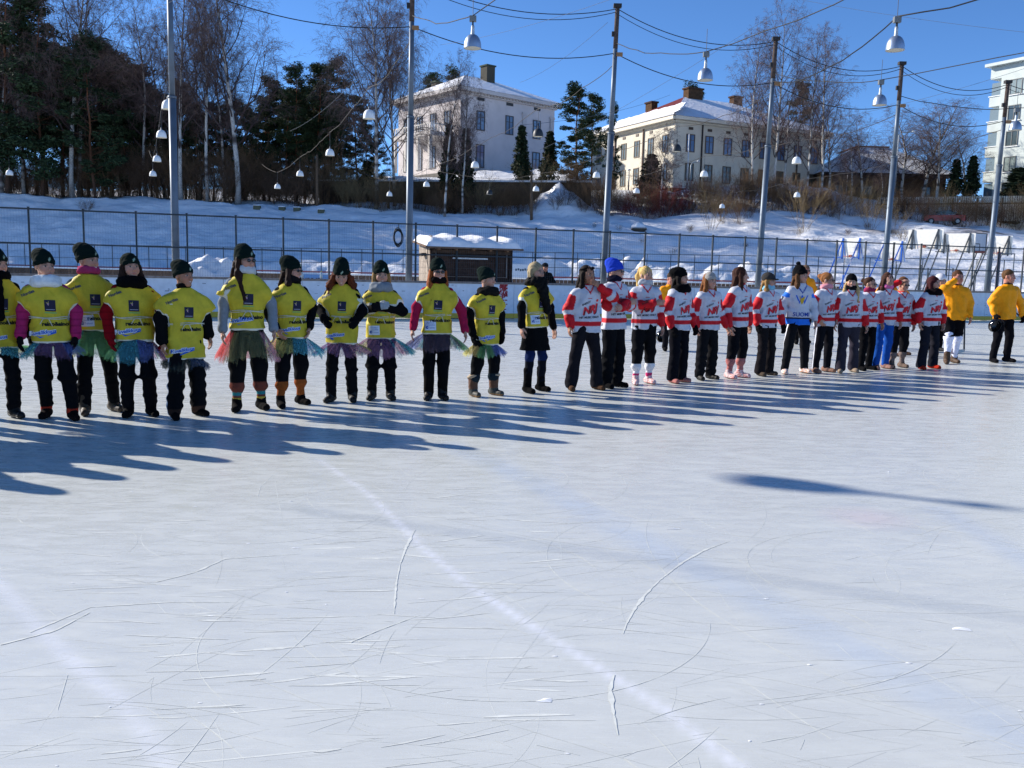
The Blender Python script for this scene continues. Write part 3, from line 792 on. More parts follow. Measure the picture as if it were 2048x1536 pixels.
# ------------------------------------------------------------ buildings
SNOWC = (.86, .87, .89)
def frame2(corner, dr, dl, zb, name, label, cat):
    r = empty(name, (corner[0], corner[1], zb)); tag(r, label, cat); return r
def window(parent, o, d, n, w, h, z, fcol, gcol, cross=True, sill=None):
    """o: centre on wall (2D), d: unit along wall, n: outward normal"""
    ax = np.array([[d[0], d[1], 0], [n[0], n[1], 0], [0, 0, 1.]])
    P = lambda u, off, zz: (o[0] + d[0] * u + n[0] * off, o[1] + d[1] * u + n[1] * off, zz)
    f = MB(); t = .09
    for u in (-w / 2 + t / 2, w / 2 - t / 2): f.box(P(u, .035, z), (t, .09, h), fcol, ax)
    for k in (-h / 2 + t / 2, h / 2 - t / 2): f.box(P(0, .033, z + k), (w - 2 * t, .09, t), fcol, ax)
    f.box(P(0, .03, z), (.07, .08, h - 2 * t), fcol, ax)
    if cross:
        f.box(P(-w / 4, .025, z + h * .17), (w / 2 - .12, .07, .06), fcol, ax); f.box(P(w / 4, .025, z + h * .17), (w / 2 - .12, .07, .06), fcol, ax)
    fo = f.build('window', M_PAINT, parent)
    g = MB(); g.box(P(0, .008, z), (w - .02, .03, h - .02), gcol, ax); g.build('pane', M_GLASS, fo)
    if sill: s = MB(); s.box(P(0, .06, z - h / 2 - .06), (w + .25, .16, .08), sill, ax); s.build('sill', M_PAINT, fo)
def hip_house(name, label, C, R2, L2, zb, ze, ridge, over, wallc, roofl, roofr, cornice, snowpatch=False):
    """C corner nearest the camera, R2/L2 far ends of the right and left walls (2D)"""
    C = np.array(C, float); R2 = np.array(R2, float); L2 = np.array(L2, float)
    dr = R2 - C; lr = np.linalg.norm(dr); dr /= lr; nl0 = np.array([-dr[1], dr[0]])
    ll = np.linalg.norm(L2 - C); dl = nl0                  # make it square
    r = empty(name, (C[0], C[1], 0)); tag(r, label, 'house')
    o = np.array([0., 0.]); A = o; B = dr * lr; Cc = dr * lr + dl * ll; D = dl * ll
    m = MB()
    for p, q in ((A, B), (B, Cc), (Cc, D), (D, A)): m.quad((*p, zb), (*q, zb), (*q, ze), (*p, ze), wallc)
    m.build('wall', M_WALL, r)
    # roof with overhang
    E = lambda u, v: dr * u + dl * v
    a, b, c, d = E(-over, -over), E(lr + over, -over), E(lr + over, ll + over), E(-over, ll + over)
    if lr > ll: r1, r2 = E(ll * .42, ll / 2), E(lr - ll * .42, ll / 2)
    else: r1, r2 = E(lr / 2, lr * .42), E(lr / 2, ll - lr * .42)
    zr = ze + ridge; z0 = ze + .42
    t = MB()
    if lr > ll:
        t.quad((*a, z0), (*b, z0), (*r2, zr), (*r1, zr), roofr); t.tri((*b, z0), (*c, z0), (*r2, zr), roofr); t.quad((*c, z0), (*d, z0), (*r1, zr), (*r2, zr), roofl); t.tri((*d, z0), (*a, z0), (*r1, zr), roofl)
    else:
        t.tri((*a, z0), (*b, z0), (*r1, zr), roofr); t.quad((*b, z0), (*c, z0), (*r2, zr), (*r1, zr), roofr); t.tri((*c, z0), (*d, z0), (*r2, zr), roofl); t.quad((*d, z0), (*a, z0), (*r1, zr), (*r2, zr), roofl)
    rf = t.build('roof', M_SNOW if sum(roofr) > 2 else M_PAINT, r)
    cm = MB()
    for p, q in ((a, b), (b, c), (c, d), (d, a)):
        dd = (q - p) / np.linalg.norm(q - p); nn = np.array([dd[1], -dd[0]]); mid = (p + q) / 2 - nn * .25
        ax = [[*dd, 0], [*nn, 0], [0, 0, 1]]
        cm.box((*mid, ze + .2), (np.linalg.norm(q - p) - .5, .5, .38), cornice, ax)
        cm.box((*(mid - nn * .4), ze - .12), (np.linalg.norm(q - p) - 1.3, .3, .22), np.array(cornice) * .95, ax)
    cm.build('cornice', M_WALL, r)
    return r, dr, dl, lr, ll, rf, (r1, r2, zr)

def villa():
    C = (-6.2, 100.); r, dr, dl, lr, ll, rf, rg = hip_house('villa', 'white two storey villa with snowy hip roof and dark chimney, its near wall in shade', C, (4.3, 108.9), (-12.9, 110.2), 12.6, 21.0, 3.3, .8, hx('cfc7c4'), SNOWC, SNOWC, hx('c9c2bd'))
    nr = -dl; nl = -dr
    DKF = hx('4a4440'); GL = hx('6a8098')
    Lw = lr
    for z, h in ((18.2, 2.1), (14.4, 2.5)):
        for u in (.20, .50, .80):
            if h > 2.3 and u == .5: continue
            window(r, dr * (Lw * u), dr, nr, 1.15, h, z, DKF, GL)
        for u in (.2, .42, .64, .86): window(r, dl * (ll * u), dl, nl, 1.1, h, z, DKF, hx('8a94a0'))
    for u in (.20, .50, .80):
        m = MB(); m.box((*(dr * Lw * u + nr * .03), 20.5), (.95, .08, .32), hx('33302e'), [[*dr, 0], [*nr, 0], [0, 0, 1]]); m.build('vent', M_PAINT, r)
    m = MB()
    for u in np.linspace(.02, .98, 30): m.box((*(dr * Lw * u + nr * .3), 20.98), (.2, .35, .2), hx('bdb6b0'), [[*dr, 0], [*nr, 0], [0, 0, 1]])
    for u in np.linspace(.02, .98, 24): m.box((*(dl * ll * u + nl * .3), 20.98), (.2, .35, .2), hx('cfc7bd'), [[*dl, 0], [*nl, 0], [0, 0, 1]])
    m.build('dentil', M_WALL, r)
    m = MB()
    for u in (.03, .66, .97): m.box((*(dr * Lw * u + nr * .06), 17.0), (.55, .12, 5.6), hx('c3bcb9'), [[*dr, 0], [*nr, 0], [0, 0, 1]]); m.box((*(dr * Lw * u + nr * .08), 19.75), (.75, .16, .25), hx('c9c2bd'), [[*dr, 0], [*nr, 0], [0, 0, 1]])
    m.box((*(dr * Lw * .5 + nr * .05), 12.75), (Lw, .1, .25), hx('b3aca6'), [[*dr, 0], [*nr, 0], [0, 0, 1]])
    m.build('pilaster', M_WALL, r)
    m = MB(); ax = [[*dr, 0], [*dl, 0], [0, 0, 1]]
    m.box((*(dr * lr / 2 + dl * ll / 2), 11.3), (lr + .2, ll + .2, 2.6), hx('6b6864'), ax); m.build('plinth', M_WALL, r)
    for u, v, hgt, w in ((.56, .42, 25.5, 1.2), (.30, .85, 23.9, .9)):
        p = dr * lr * u + dl * ll * v
        m = MB(); m.box((*p, hgt - 1.6), (w, w, 3.2), hx('4d4a40'), ax); m.box((*p, hgt + .06), (w + .22, w + .22, .16), hx('3f4a40'), ax); m.build('chimney', M_WALL, rf)
    # veranda with balcony on the sunny side
    v = MB(); c0 = dl * 4.5 + nl * 1.7
    ax2 = [[*dl, 0], [*nl, 0], [0, 0, 1]]
    v.box((*c0, 16.35), (7.5, 3.4, .45), hx('cfc8c2'), ax2)
    for u in (-3.4, -1.2, 1.2, 3.4): v.box((*(c0 + dl * u + nl * 1.5), 14.4), (.35, .35, 3.6), hx('d6d0c8'), ax2)
    v.build('veranda', M_WALL, r)
    v = MB(); v.box((*(c0 + nl * 1.6), 17.35), (7.4, .12, .12), hx('d6d0c8'), ax2); v.box((*(c0 - dl * 3.7), 17.35), (.12, 3.3, .12), hx('d6d0c8'), ax2)
    for u in np.linspace(-3.6, 3.6, 19): v.box((*(c0 + dl * u + nl * 1.6), 16.95), (.12, .1, .75), hx('d6d0c8'), ax2)
    for u in np.linspace(-1.4, 1.4, 8): v.box((*(c0 - dl * 3.7 + nl * u), 16.95), (.1, .12, .75), hx('d6d0c8'), ax2)
    v.build('balustrade', M_PAINT, r)
    r.scale = (1.25,) * 3; r.location = (-7.75, 125, CAMH * (1 - 1.25))
villa()

def cream_house():
    C = (17.9, 105.); CR = hx('d6cfbe')
    r, dr, dl, lr, ll, rf, rg = hip_house('cream_house', 'cream two storey house with brick chimneys, red left roof half under snow', C, (38.4, 115.), (9.4, 121.4), 12.4, 20.0, 4.8, .75, CR, hx('6a2a20'), SNOWC, hx('e0d8c6'))
    nr = -dl; nl = -dr; FR = hx('5a4a3c')
    for z, h in ((17.6, 2.0), (14.35, 2.0)):
        for i in range(6):
            if i == 1: pass
            window(r, dl * (ll * (.10 + .158 * i)), dl, nl, 1.15, h, z, hx('6a5c4a'), hx('6d7a80'))
        for i in range(8): window(r, dr * (lr * (.095 + .118 * i)), dr, nr, 1.2, h, z, FR, hx('5a7aa0') if z > 16 else hx('5a5a50'))
    m = MB()
    for i in range(6): m.box((*(dl * (ll * (.10 + .158 * i)) + nl * .02), 19.25), (.62, .06, .3), hx('4a3c32'), [[*dl, 0], [*nl, 0], [0, 0, 1]])
    for i in range(8): m.box((*(dr * (lr * (.095 + .118 * i)) + nr * .02), 19.25), (.62, .06, .3), hx('4a3c32'), [[*dr, 0], [*nr, 0], [0, 0, 1]])
    m.build('vent', M_PAINT, r)
    for u in (.34, .68): m = MB(); m.box((*(dl * ll * u + nl * .1), 16.1), (.14, .14, 7.4), hx('5e4638'), [[*dl, 0], [*nl, 0], [0, 0, 1]]); m.build('downpipe', M_PAINT, r)
    for u in (.165, .8): m = MB(); m.box((*(dr * lr * u + nr * .1), 16.1), (.14, .14, 7.4), hx('2f2a2a'), [[*dr, 0], [*nr, 0], [0, 0, 1]]); m.build('downpipe', M_PAINT, r)
    m = MB(); ax = [[*dr, 0], [*dl, 0], [0, 0, 1]]
    m.box((*(dr * lr / 2 + dl * ll / 2), 11.2), (lr + .25, ll + .25, 2.5), hx('6d6452'), ax); m.build('plinth', M_WALL, r)
    m = MB(); m.box((*(dr * lr / 2 + dl * ll / 2), 12.52), (lr + .35, ll + .35, .12), hx('d9d4cc'), ax)
    m.box((*(dr * lr / 2 + dl * ll / 2), 19.86), (lr + .12, ll + .12, .1), hx('a8705a'), ax); m.build('moulding', M_WALL, r)
    for u, v, hgt, w, dd in ((.40, .5, 25.8, 2.2, 1.1), (.70, .5, 25.5, 1.4, .9), (.26, .74, 24.5, .9, 1.4)):
        p = dr * lr * u + dl * ll * v
        m = MB(); m.box((*p, hgt - 1.3), (w, dd, 2.6), hx('54402f'), ax); m.box((*p, hgt + .08), (w + .25, dd + .25, .2), hx('4c3a30'), ax); m.build('chimney', M_BRICK, rf)
    # snow lying on the lower part of the sunny red roof
    over = .75; a = -dr * over - dl * over; rgp = rg[0]; zr = rg[2]; z0 = 20.42
    n = 26; V = []; Q = []
    s0 = np.array([*(-dr * over + dl * (-over)), z0]); s1 = np.array([*(-dr * over + dl * (ll + over)), z0])
    upv = np.array([*(rgp), zr]) - np.array([*(-dr * over + dl * (ll * .35)), z0]); upv = np.array([*(dr * (lr / 2 if lr <= ll else ll / 2 + over)), zr - z0]) 
    upn = np.array([*(dr * (ll * .42 + over)), zr - z0]); rs = np.random.RandomState(4)
    nrm = np.array([*(-dr * .35), .93])
    for i in range(n):
        t = i / (n - 1); b = s0 * (1 - t) + s1 * t; f = min(.52, .9 * t / .35 + .05) if t < .35 else .5 - .3 * max(0, (t - .6)) ; f = max(.08, min(f, (1 - t) * 2 + .1)) + rs.uniform(-.04, .04)
        V += [b + nrm * .05, b + upn * f + nrm * .05, b + nrm * .22, b + upn * f * .97 + nrm * .20]
    for i in range(n - 1):
        k = 4 * i; Q += [[k + 2, k + 6, k + 7, k + 3], [k + 3, k + 7, k + 5, k + 1], [k, k + 4, k + 6, k + 2]]
    mk('snow_cover', V, np.array(Q), np.tile((.87, .88, .9), (len(V), 1)), M_SNOW, r)
    r.location.z = -.7
M_BRICK = mat('brick', .9, .1, .25, 3, 0)
cream_house()

def brown_house():
    Y = 112.; zb = 9.
    r = empty('brown_house', (XatY(1640, Y, 12), Y, 0)); tag(r, 'low brown house with snowy hip roof behind bare trees, at right', 'house')
    w = XatY(1905, Y, 12) - XatY(1640, Y, 12); ze = CAMH + (hz(1700) - 352) / F * Y
    m = MB(); m.box((w / 2, 5, (zb + ze) / 2 - 1), (w - 1.4, 9, ze - zb + 2), hx('5a4436')); m.build('wall', M_WOOD, r)
    t = MB(); zr = CAMH + (hz(1735) - 303) / F * (Y + 5); a, b, c, d = (-.3, -.6), (w + .3, -.6), (w + .3, 10.6), (-.3, 10.6); p1, p2 = (w * .36, 5), (w * .62, 5)
    t.quad((*a, ze), (*b, ze), (*p2, zr), (*p1, zr), SNOWC); t.tri((*b, ze), (*c, ze), (*p2, zr), SNOWC); t.quad((*c, ze), (*d, ze), (*p1, zr), (*p2, zr), SNOWC); t.tri((*d, ze), (*a, ze), (*p1, zr), SNOWC)
    rf = t.build('roof', M_SNOW, r)
    e = MB(); e.box((w / 2, -.55, ze - .1), (w + .6, .12, .2), hx('3a2e28')); e.box((w / 2, 5, ze - .12), (w + .5, 11.0, .14), hx('3a2e28')); e.build('eaves', M_WOOD, r)
    e = MB(); e.bar((p1[0] - 2.4, 4.0, zr - .95), (p1[0], 4.9, zr + .02), .9, .12, hx('7a4a34')); e.bar((p1[0], 5, zr + .05), (p2[0], 5, zr + .05), .3, .15, hx('7a4a34')); e.build('bare_ridge', M_PAINT, rf)
    for i in range(4): window(r, (w * (.15 + .22 * i), .52), (1, 0), (0, -1), 1.2, 1.2, ze - 2.0, hx('3a2e28'), hx('2a3036'))
brown_house()

def apartment():
    C = np.array([57.0, 110.]); d = np.array([.48, -.877]); d /= np.linalg.norm(d); n = np.array([d[1], -d[0]])
    r = empty('apartment_block', (*C, 0)); tag(r, 'pale green apartment block with stacked corner balconies, at the right edge', 'apartment block')
    PG = hx('c4ccc8'); zb, zt = 8., 27.2; L = 22.
    ax = [[*d, 0], [*n, 0], [0, 0, 1]]
    floors = [25.4 - 2.95 * i for i in range(6)]
    m = MB(); m.box((*(d * L / 2 - n * 6.0), (zb + zt) / 2), (L, 12, zt - zb), PG, ax)
    m.box((*(-d * .7 - n * 2.4), zt - .7), (1.4, 4.8, 1.4), PG, ax); m.box((*(-d * .7 - n * 5), (zb + zt) / 2), (1.4, .3, zt - zb - .1), PG, ax)
    m.build('wall', M_WALL, r)
    rf = MB(); rf.box((*(d * (L / 2 - .8) - n * 5.8), zt + .18), (L + 2, 13, .34), hx('c4ccc8'), ax); rf.build('roof', M_WALL, r)
    for i, z in enumerate(floors):
        m = MB(); m.box((*(-d * .72 - n * 2.5), z - 2.2), (1.44, 4.7, 1.15), PG, ax)
        bo = m.build('balcony', M_WALL, r)
        s = MB(); s.box((*(-d * .75 - n * 2.5), z - 1.57), (1.6, 4.9, .08), hx('e8ecec'), ax); s.build('railing', M_PAINT, bo)
        g = MB(); g.box((*(-d * .72 - n * .4), z - .75), (1.3, .05, 1.5), hx('56707e'), ax); g.build('glazing', M_PAINT, bo)
    for i, z in enumerate(floors):
        for k, (u, w) in enumerate(((1.9, 1.5), (4.6, 1.7), (8.6, 1.7), (12.4, 2.6), (17, 2.0))):
            window(r, d * u, d, n, w, 1.75, z - .9, hx('6b6f6e'), hx('4a5658') if (i + k) % 3 else hx('8a9692'), False, hx('e8ecec'))
apartment()

def plank_fence():
    A = (XatY(1752, 103, 9), 103.); B = (XatY(2300, 93, 9), 93.); A = np.array(A); B = np.array(B); d = B - A; L = np.linalg.norm(d); d /= L; n = np.array([d[1], -d[0]])
    r = empty('plank_fence', (*A, 0)); tag(r, 'pale vertical plank fence along the top of the snow bank at right', 'fence')
    ax = [[*d, 0], [*n, 0], [0, 0, 1]]; rs = np.random.RandomState(6); m = MB()
    k = int(L / .22)
    for i in range(k):
        u = (i + .5) * .22; z = CAMH + (564 - 422) / F * 103 - .0 * u; m.box((*(d * u), z + .0), (.16, .03, 2.6), np.array(hx('e0d8c4')) * rs.uniform(.75, 1.05), ax)
    m.build('plank', M_WOOD, r)
    m = MB(); m.box((*(d * L / 2 + n * .05), 10.2), (L, .06, .16), hx('4a4036'), ax); m.box((*(d * L / 2 - n * .05), 9.0), (L, .06, .14), hx('5a5046'), ax); m.build('rail', M_WOOD, r)
    for u in np.arange(.5, L, 2.4): m = MB(); m.box((*(d * u + n * .1), 9.3), (.14, .14, 3.0), hx('4f463c'), ax); m.build('post', M_WOOD, r)
plank_fence()

def car():
    Y = 95.3; x = XatY(1888, Y, 9); z = float(terrain_z(x, Y)) ; r = empty('parked_car', (x, Y, z + .05), R(-18)); tag(r, 'red car parked behind the bushes in front of the plank fence', 'car')
    RED = hx('a82416')
    prof = [(-2.0, .35), (-2.05, .75), (-1.75, .92), (-1.1, 1.0), (-.55, 1.38), (.5, 1.45), (1.25, 1.02), (1.9, .92), (2.05, .7), (2.02, .35)]
    V = []; Q = []
    ys = [(-.82, .9), (-.86, 1), (.86, 1), (.82, .9)]
    n = len(prof)
    for y, s in ys:
        for (a, b) in prof: V.append((a, y * (1 if b < 1.05 else .82), b if abs(y) > .85 else b))
    for k in range(3):
        for i in range(n): j = (i + 1) % n; Q.append([k * n + i, k * n + j, (k + 1) * n + j, (k + 1) * n + i])
    T = []; m = MB(); m.add(V, Q, c=RED)
    for y, s in ((-.84, 0), (.84, 0)): m.box((0, y * .98, .65), (3.9, .06, .6), RED)
    m.build('body', M_SHINY, r, False)
    g = MB(); g.box((-.05, 0, 1.2), (1.3, 1.46, .3), hx('1c242c')); g.box((.9, 0, 1.16), (.5, 1.3, .22), hx('1c242c')); g.build('window', M_GLASS, r)
    for a in (-1.25, 1.25):
        for b in (-.8, .8):
            w = MB(); t = np.linspace(0, 6.283, 18); w.path([(a, b - .1, .32), (a, b + .1, .32)], .32, 18, hx('16171a')); wo = w.build('wheel', M_RUBBER, r); w = MB(); w.path([(a, b - .115, .32), (a, b + .115, .32)], .18, 14, hx('8a8f94')); w.build('rim', M_METAL, wo)
    for b in (-.6, .6): h = MB(); h.box((-2.03, b, .72), (.08, .35, .16), hx('d8dcd8')); h.build('headlight', M_SHINY, r)
car()

def street_lamp(px, pyb, pyt, Y, label, arm=0, arm2=0, c=hx('8d949a'), wood=False, sh=True):
    b = atY(px, pyb, Y); t = atY(px, pyt, Y); H = t.z - b.z
    r = empty('wooden_post' if wood else 'street_lamp', (b.x, Y, b.z - .3)); tag(r, label, 'post' if wood else 'street lamp')
    m = MB(); lean = t.x - b.x
    if wood: 
        m.path([(0, 0, 0), (lean, 0, H + .3)], [.16, .12], 8, hx('6a5644')); m.build('shaft', M_WOOD, r, True)
        c2 = MB(); c2.box((lean, 0, H + .32), (.3, .12, .06), hx('3a3028')); c2.build('bracket', M_WOOD, r); return
    P = [(0, 0, 0), (0, 0, H)]
    if arm: P += [(arm * .25, 0, H + .3), (arm, 0, H + .45)]
    m.path(P, [.09] + [.055] * (len(P) - 1), 8, c); m.build('pole', M_GALV, r, True)
    if sh: m = MB(); m.lathe([(.001, .1), (.16, .06), (.2, -.06), (.001, -.08)], (arm, 0, H + (.45 if arm else .1)), 12, hx('c9cdd0')); m.build('lamp_head', M_PAINT, r, True)
street_lamp(634, 411, 310, 95, 'leaning bare wooden post on the snow crest before the dark pines', wood=True)
street_lamp(1063, 436, 350, 93, 'short wooden post on the snow crest below the villa', wood=True)
street_lamp(777, 425, 375, 97, 'stubby dark wooden post beside the big birch trunks', wood=True)
street_lamp(1095, 392, 348, 103, 'small globe street lamp right of the villa')
street_lamp(1182, 385, 300, 118, 'street lamp with long arm reaching left of the cream house', arm=-2.4)
street_lamp(1257, 375, 336, 101, 'small globe street lamp before the sunny cream house wall')
street_lamp(1374, 372, 262, 100, 'tall bare white flagpole before the cream house corner', sh=False, c=hx('c9cdd0'))
street_lamp(1380, 372, 325, 101, 'street lamp with short arm before the cream house corner', arm=.8)
street_lamp(1788, 405, 265, 104, 'tall street lamp with right arm before the brown house', arm=1.6)
def block(px, py, w, h, lab, name='concrete_block', cat='block', c=hx('5d5f4e')):
    d = ray(px, py); Y = 86.
    for _ in range(200):
        p = atY(px, py, Y)
        if terrain_z(p.x, Y) > p.z: break
        Y += .1
    p = atY(px, py, Y); m = MB(); s = Y / F; m.box((0, 0, 0), (w * s, .5, h * s), c); m.box((0, 0, h * s / 2 + .03), (w * s * 1.02, .52, .06), SNOWC)
    tag(m.build(name, M_WALL, loc=(p.x, Y - .15, p.z)), lab, cat)
block(515, 416, 13, 9, 'dark block in the snow crest, leftmost of four'); block(565, 419, 12, 9, 'dark block in the snow crest, second from left')
block(595, 420, 13, 9, 'dark block in the snow crest, third from left'); block(643, 424, 12, 9, 'dark block in the snow crest, right of the leaning post')
def boulder():
    p = atY(1275, 447, 90); z = float(terrain_z(p.x, 89)); n = 14; m = MB(); rs = np.random.RandomState(1)
    V = []; 
    for i in range(9):
        for j in range(n):
            a = math.pi * i / 8; b = 2 * math.pi * j / n; q = 1 + .12 * rs.randn()
            V.append((.75 * math.sin(a) * math.cos(b) * q, .6 * math.sin(a) * math.sin(b) * q, .62 * math.cos(a) * q))
    Q = [[i * n + j, i * n + (j + 1) % n, (i + 1) * n + (j + 1) % n, (i + 1) * n + j] for i in range(8) for j in range(n)]
    V = np.array(V); c = np.where((V[:, 2:3] > .12), np.array(SNOWC), np.array(hx('4a4238')))
    m.add(V, Q, c=c); tag(m.build('boulder', M_WALL, smooth=True, loc=(p.x, 89, z + .12)), 'dark boulder capped with snow on the bank, right of the third pole', 'boulder')
boulder()
def garden_wall():
    A = np.array([XatY(640, 104, 9), 104.]); B = np.array([XatY(1180, 100, 9), 99.]); d = B - A; L = np.linalg.norm(d); d /= L; n = np.array([d[1], -d[0]])
    r = empty('garden_wall', (*A, 0)); tag(r, 'low dark stone wall with snow on top below the villa', 'wall'); ax = [[*d, 0], [*n, 0], [0, 0, 1]]
    m = MB(); m.box((*(d * L / 2), 10.2), (L, .5, 2.6), hx('54463a'), ax); m.build('stones', M_WALL, r)
    m = MB(); m.box((*(d * L / 2), 11.6), (L, .7, .2), SNOWC, ax); m.build('snow_cover', M_SNOW, r)
garden_wall()

# ------------------------------------------------------------ trees and bushes
def grow_birch(seed, H, spread=1.0, droop=.5, dens=1.0, lean=0.0, twigr=.0085):
    rs = np.random.RandomState(seed)
    trunk = MB(); P = [np.array([0, 0, 0.])]; d = np.array([lean, 0, 1.]); n = 16
    for i in range(n):
        d = d + rs.randn(3) * [.035, .035, 0]; d /= np.linalg.norm(d); P.append(P[-1] + d * H / n)
    P = np.array(P); R_ = .17 * (H / 18) * (1 - np.linspace(0, 1, n + 1)) ** .8 + .015; R_[0] *= 1.3
    k = 60; tt = np.linspace(0, n, k); PP = np.stack([np.interp(tt, np.arange(n + 1), P[:, i]) for i in range(3)], 1); RR = np.interp(tt, np.arange(n + 1), R_)
    z = PP[:, 2] / H; c = np.where(rs.rand(k)[:, None] < .25, np.array(hx('5a5450')), np.array(hx('c9c4bc'))); dark = np.clip((.12 - z) / .12, 0, 1)[:, None] * .8 + np.clip((z - .6) / .3, 0, 1)[:, None] * .7
    c = c * (1 - dark) + np.array(hx('4a3c38')) * dark
    trunk.path(PP, RR, 8, c)
    A, B, RA, RB, CC = [], [], [], [], []
    br = np.array(hx('4d3f3c')); tw = np.array(hx('6a5852'))
    def limb(p, d, L, r, depth):
        k = max(3, int(L / (.55 if depth < 2 else .35))); st = L / k; pts = [p]
        for i in range(k):
            t = (i + 1) / k
            bend = np.array([0, 0, (.10 if depth == 0 else 0) - droop * (.0 if depth == 0 else .16 if depth == 1 else .34) * t])
            d = d + rs.randn(3) * (.10 if depth < 2 else .16) + bend; d /= np.linalg.norm(d)
            q = p + d * st; ra = r * (1 - (i / k) * .8); rb = r * (1 - ((i + 1) / k) * .8)
            A.append(p); B.append(q); RA.append(ra); RB.append(rb); CC.append(br if depth < 2 else tw); p = q
            if depth < 3:
                nb = (2 if depth == 1 else 1 if depth == 0 else 2) if t > .2 else 0
                for _ in range(nb):
                    if rs.rand() < dens * (.9 if depth else .85):
                        dd = d + rs.randn(3) * .55 + np.array([0, 0, .1 if depth == 0 else -.1 * droop]); dd /= np.linalg.norm(dd)
                        limb(p, dd, L * rs.uniform(.3, .5) * (1 - .4 * t) + .3, max(twigr, rb * .55), depth + 1)
    nb = int(26 * dens)
    for i in range(nb):
        f = .22 + .76 * (i + rs.rand()) / nb; j = f * n; a = i * 2.4 + rs.rand(); up_ = .45 + .7 * f
        p = np.array([np.interp(j, np.arange(n + 1), P[:, q]) for q in range(3)])
        d = np.array([math.cos(a), math.sin(a), up_]); d /= np.linalg.norm(d)
        limb(p, d, H * spread * (.30 * (1 - f) ** .7 + .06), np.interp(j, np.arange(n + 1), R_) * .42 + .012, 0)
    crown = MB(); crown.tubes(A, B, np.array(RA), np.array(RB), 3, np.array(CC))
    return trunk, crown
def leafcloud(m, C, rad, n, size, rs, base, up_=.0, shadevar=.35):
    """many small needle tufts in clumps. C: (k,3) centres, rad: (k,)"""
    k = len(C); idx = rs.randint(0, k, n); dirv = rs.randn(n, 3); dirv /= np.linalg.norm(dirv, axis=1, keepdims=True)
    p = C[idx] + dirv * (rs.rand(n, 1) ** .45) * rad[idx][:, None] * np.array([1, 1, .55])
    a = rs.randn(n, 3); a[:, 2] *= .5; a /= np.linalg.norm(a, axis=1, keepdims=True); b = np.cross(a, rs.randn(n, 3)); b /= np.linalg.norm(b, axis=1, keepdims=True)
    s = size * rs.uniform(.5, 1.3, (n, 1))
    V = np.stack([p - a * s - b * s * .35, p + a * s - b * s * .2, p + a * s * .8 + b * s * .4, p - a * s * .7 + b * s * .35], 1).reshape(-1, 3)
    Q = np.arange(4 * n).reshape(-1, 4)
    tint = (1 + shadevar * rs.randn(n)).clip(.35, 1.9)
    col = np.repeat(np.array(base)[None] * tint[:, None] * np.array([1, 1, 1]) + rs.randn(n, 1) * 0, 4, 0)
    m.add(V, Q, c=col)
def grow_pine(seed, H, n=15000, base='33422a', crown0=.42, wid=.17):
    rs = np.random.RandomState(seed); trunk = MB(); k = 14; z = np.linspace(0, H * .96, k)
    P = np.stack([np.cumsum(rs.randn(k) * .08), np.cumsum(rs.randn(k) * .08), z], 1); P[0, :2] = 0
    Rr = .2 * (H / 20) * (1 - z / H * .85); t = (z / H)[:, None]; c = np.array(hx('4a3a30')) * (1 - t) + np.array(hx('8a5638')) * t
    trunk.path(P, Rr, 7, c)
    C, Rd = [], []; A, B = [], []
    nb = 46
    for i in range(nb):
        f = crown0 + (1 - crown0) * (i + rs.rand()) / nb; zz = f * H; g = (f - crown0) / (1 - crown0)
        rr = H * wid * (math.sin(math.pi * min(1, .25 + .72 * g)) ** .7) * rs.uniform(.45, 1.1)
        a = rs.rand() * 6.28; e = np.array([math.cos(a) * rr, math.sin(a) * rr, zz + rs.uniform(-.2, .9)])
        p0 = np.array([np.interp(zz - .6, z, P[:, 0]), np.interp(zz - .6, z, P[:, 1]), zz - .6]); A.append(p0); B.append(e)
        for q in (1.0, .62): C.append(p0 * (1 - q) + e * q + rs.randn(3) * .15); Rd.append(H * .052 * rs.uniform(.6, 1.25) * (1.05 if q == 1 else .85))
    C.append(np.array([P[-1, 0], P[-1, 1], H - .3])); Rd.append(H * .05)
    trunk.tubes(A, B, .05, .02, 4, hx('5a4030'))
    crown = MB(); leafcloud(crown, np.array(C), np.array(Rd), n, .135, rs, hx(base))
    return trunk, crown
def grow_conifer(seed, H, W_, n=6000, base='26321f', size=.15):
    rs = np.random.RandomState(seed); trunk = MB(); trunk.path([(0, 0, 0), (0, 0, H * .9)], [.12, .02], 6, hx('4a3a2e'))
    k = 120; f = rs.rand(k) ** .8; a = rs.rand(k) * 6.28; rr = W_ * (1 - f) ** .8 * rs.uniform(.45, 1, k)
    C = np.stack([np.cos(a) * rr, np.sin(a) * rr, .3 + f * (H - .3)], 1); C = np.concatenate([C, np.stack([0 * f[:20], 0 * f[:20], np.linspace(.3, H, 20)], 1)])
    Rd = np.concatenate([W_ * (.28 + .2 * (1 - f)), np.full(20, W_ * .2)])
    crown = MB(); leafcloud(crown, C, Rd, n, size, rs, hx(base))
    return trunk, crown
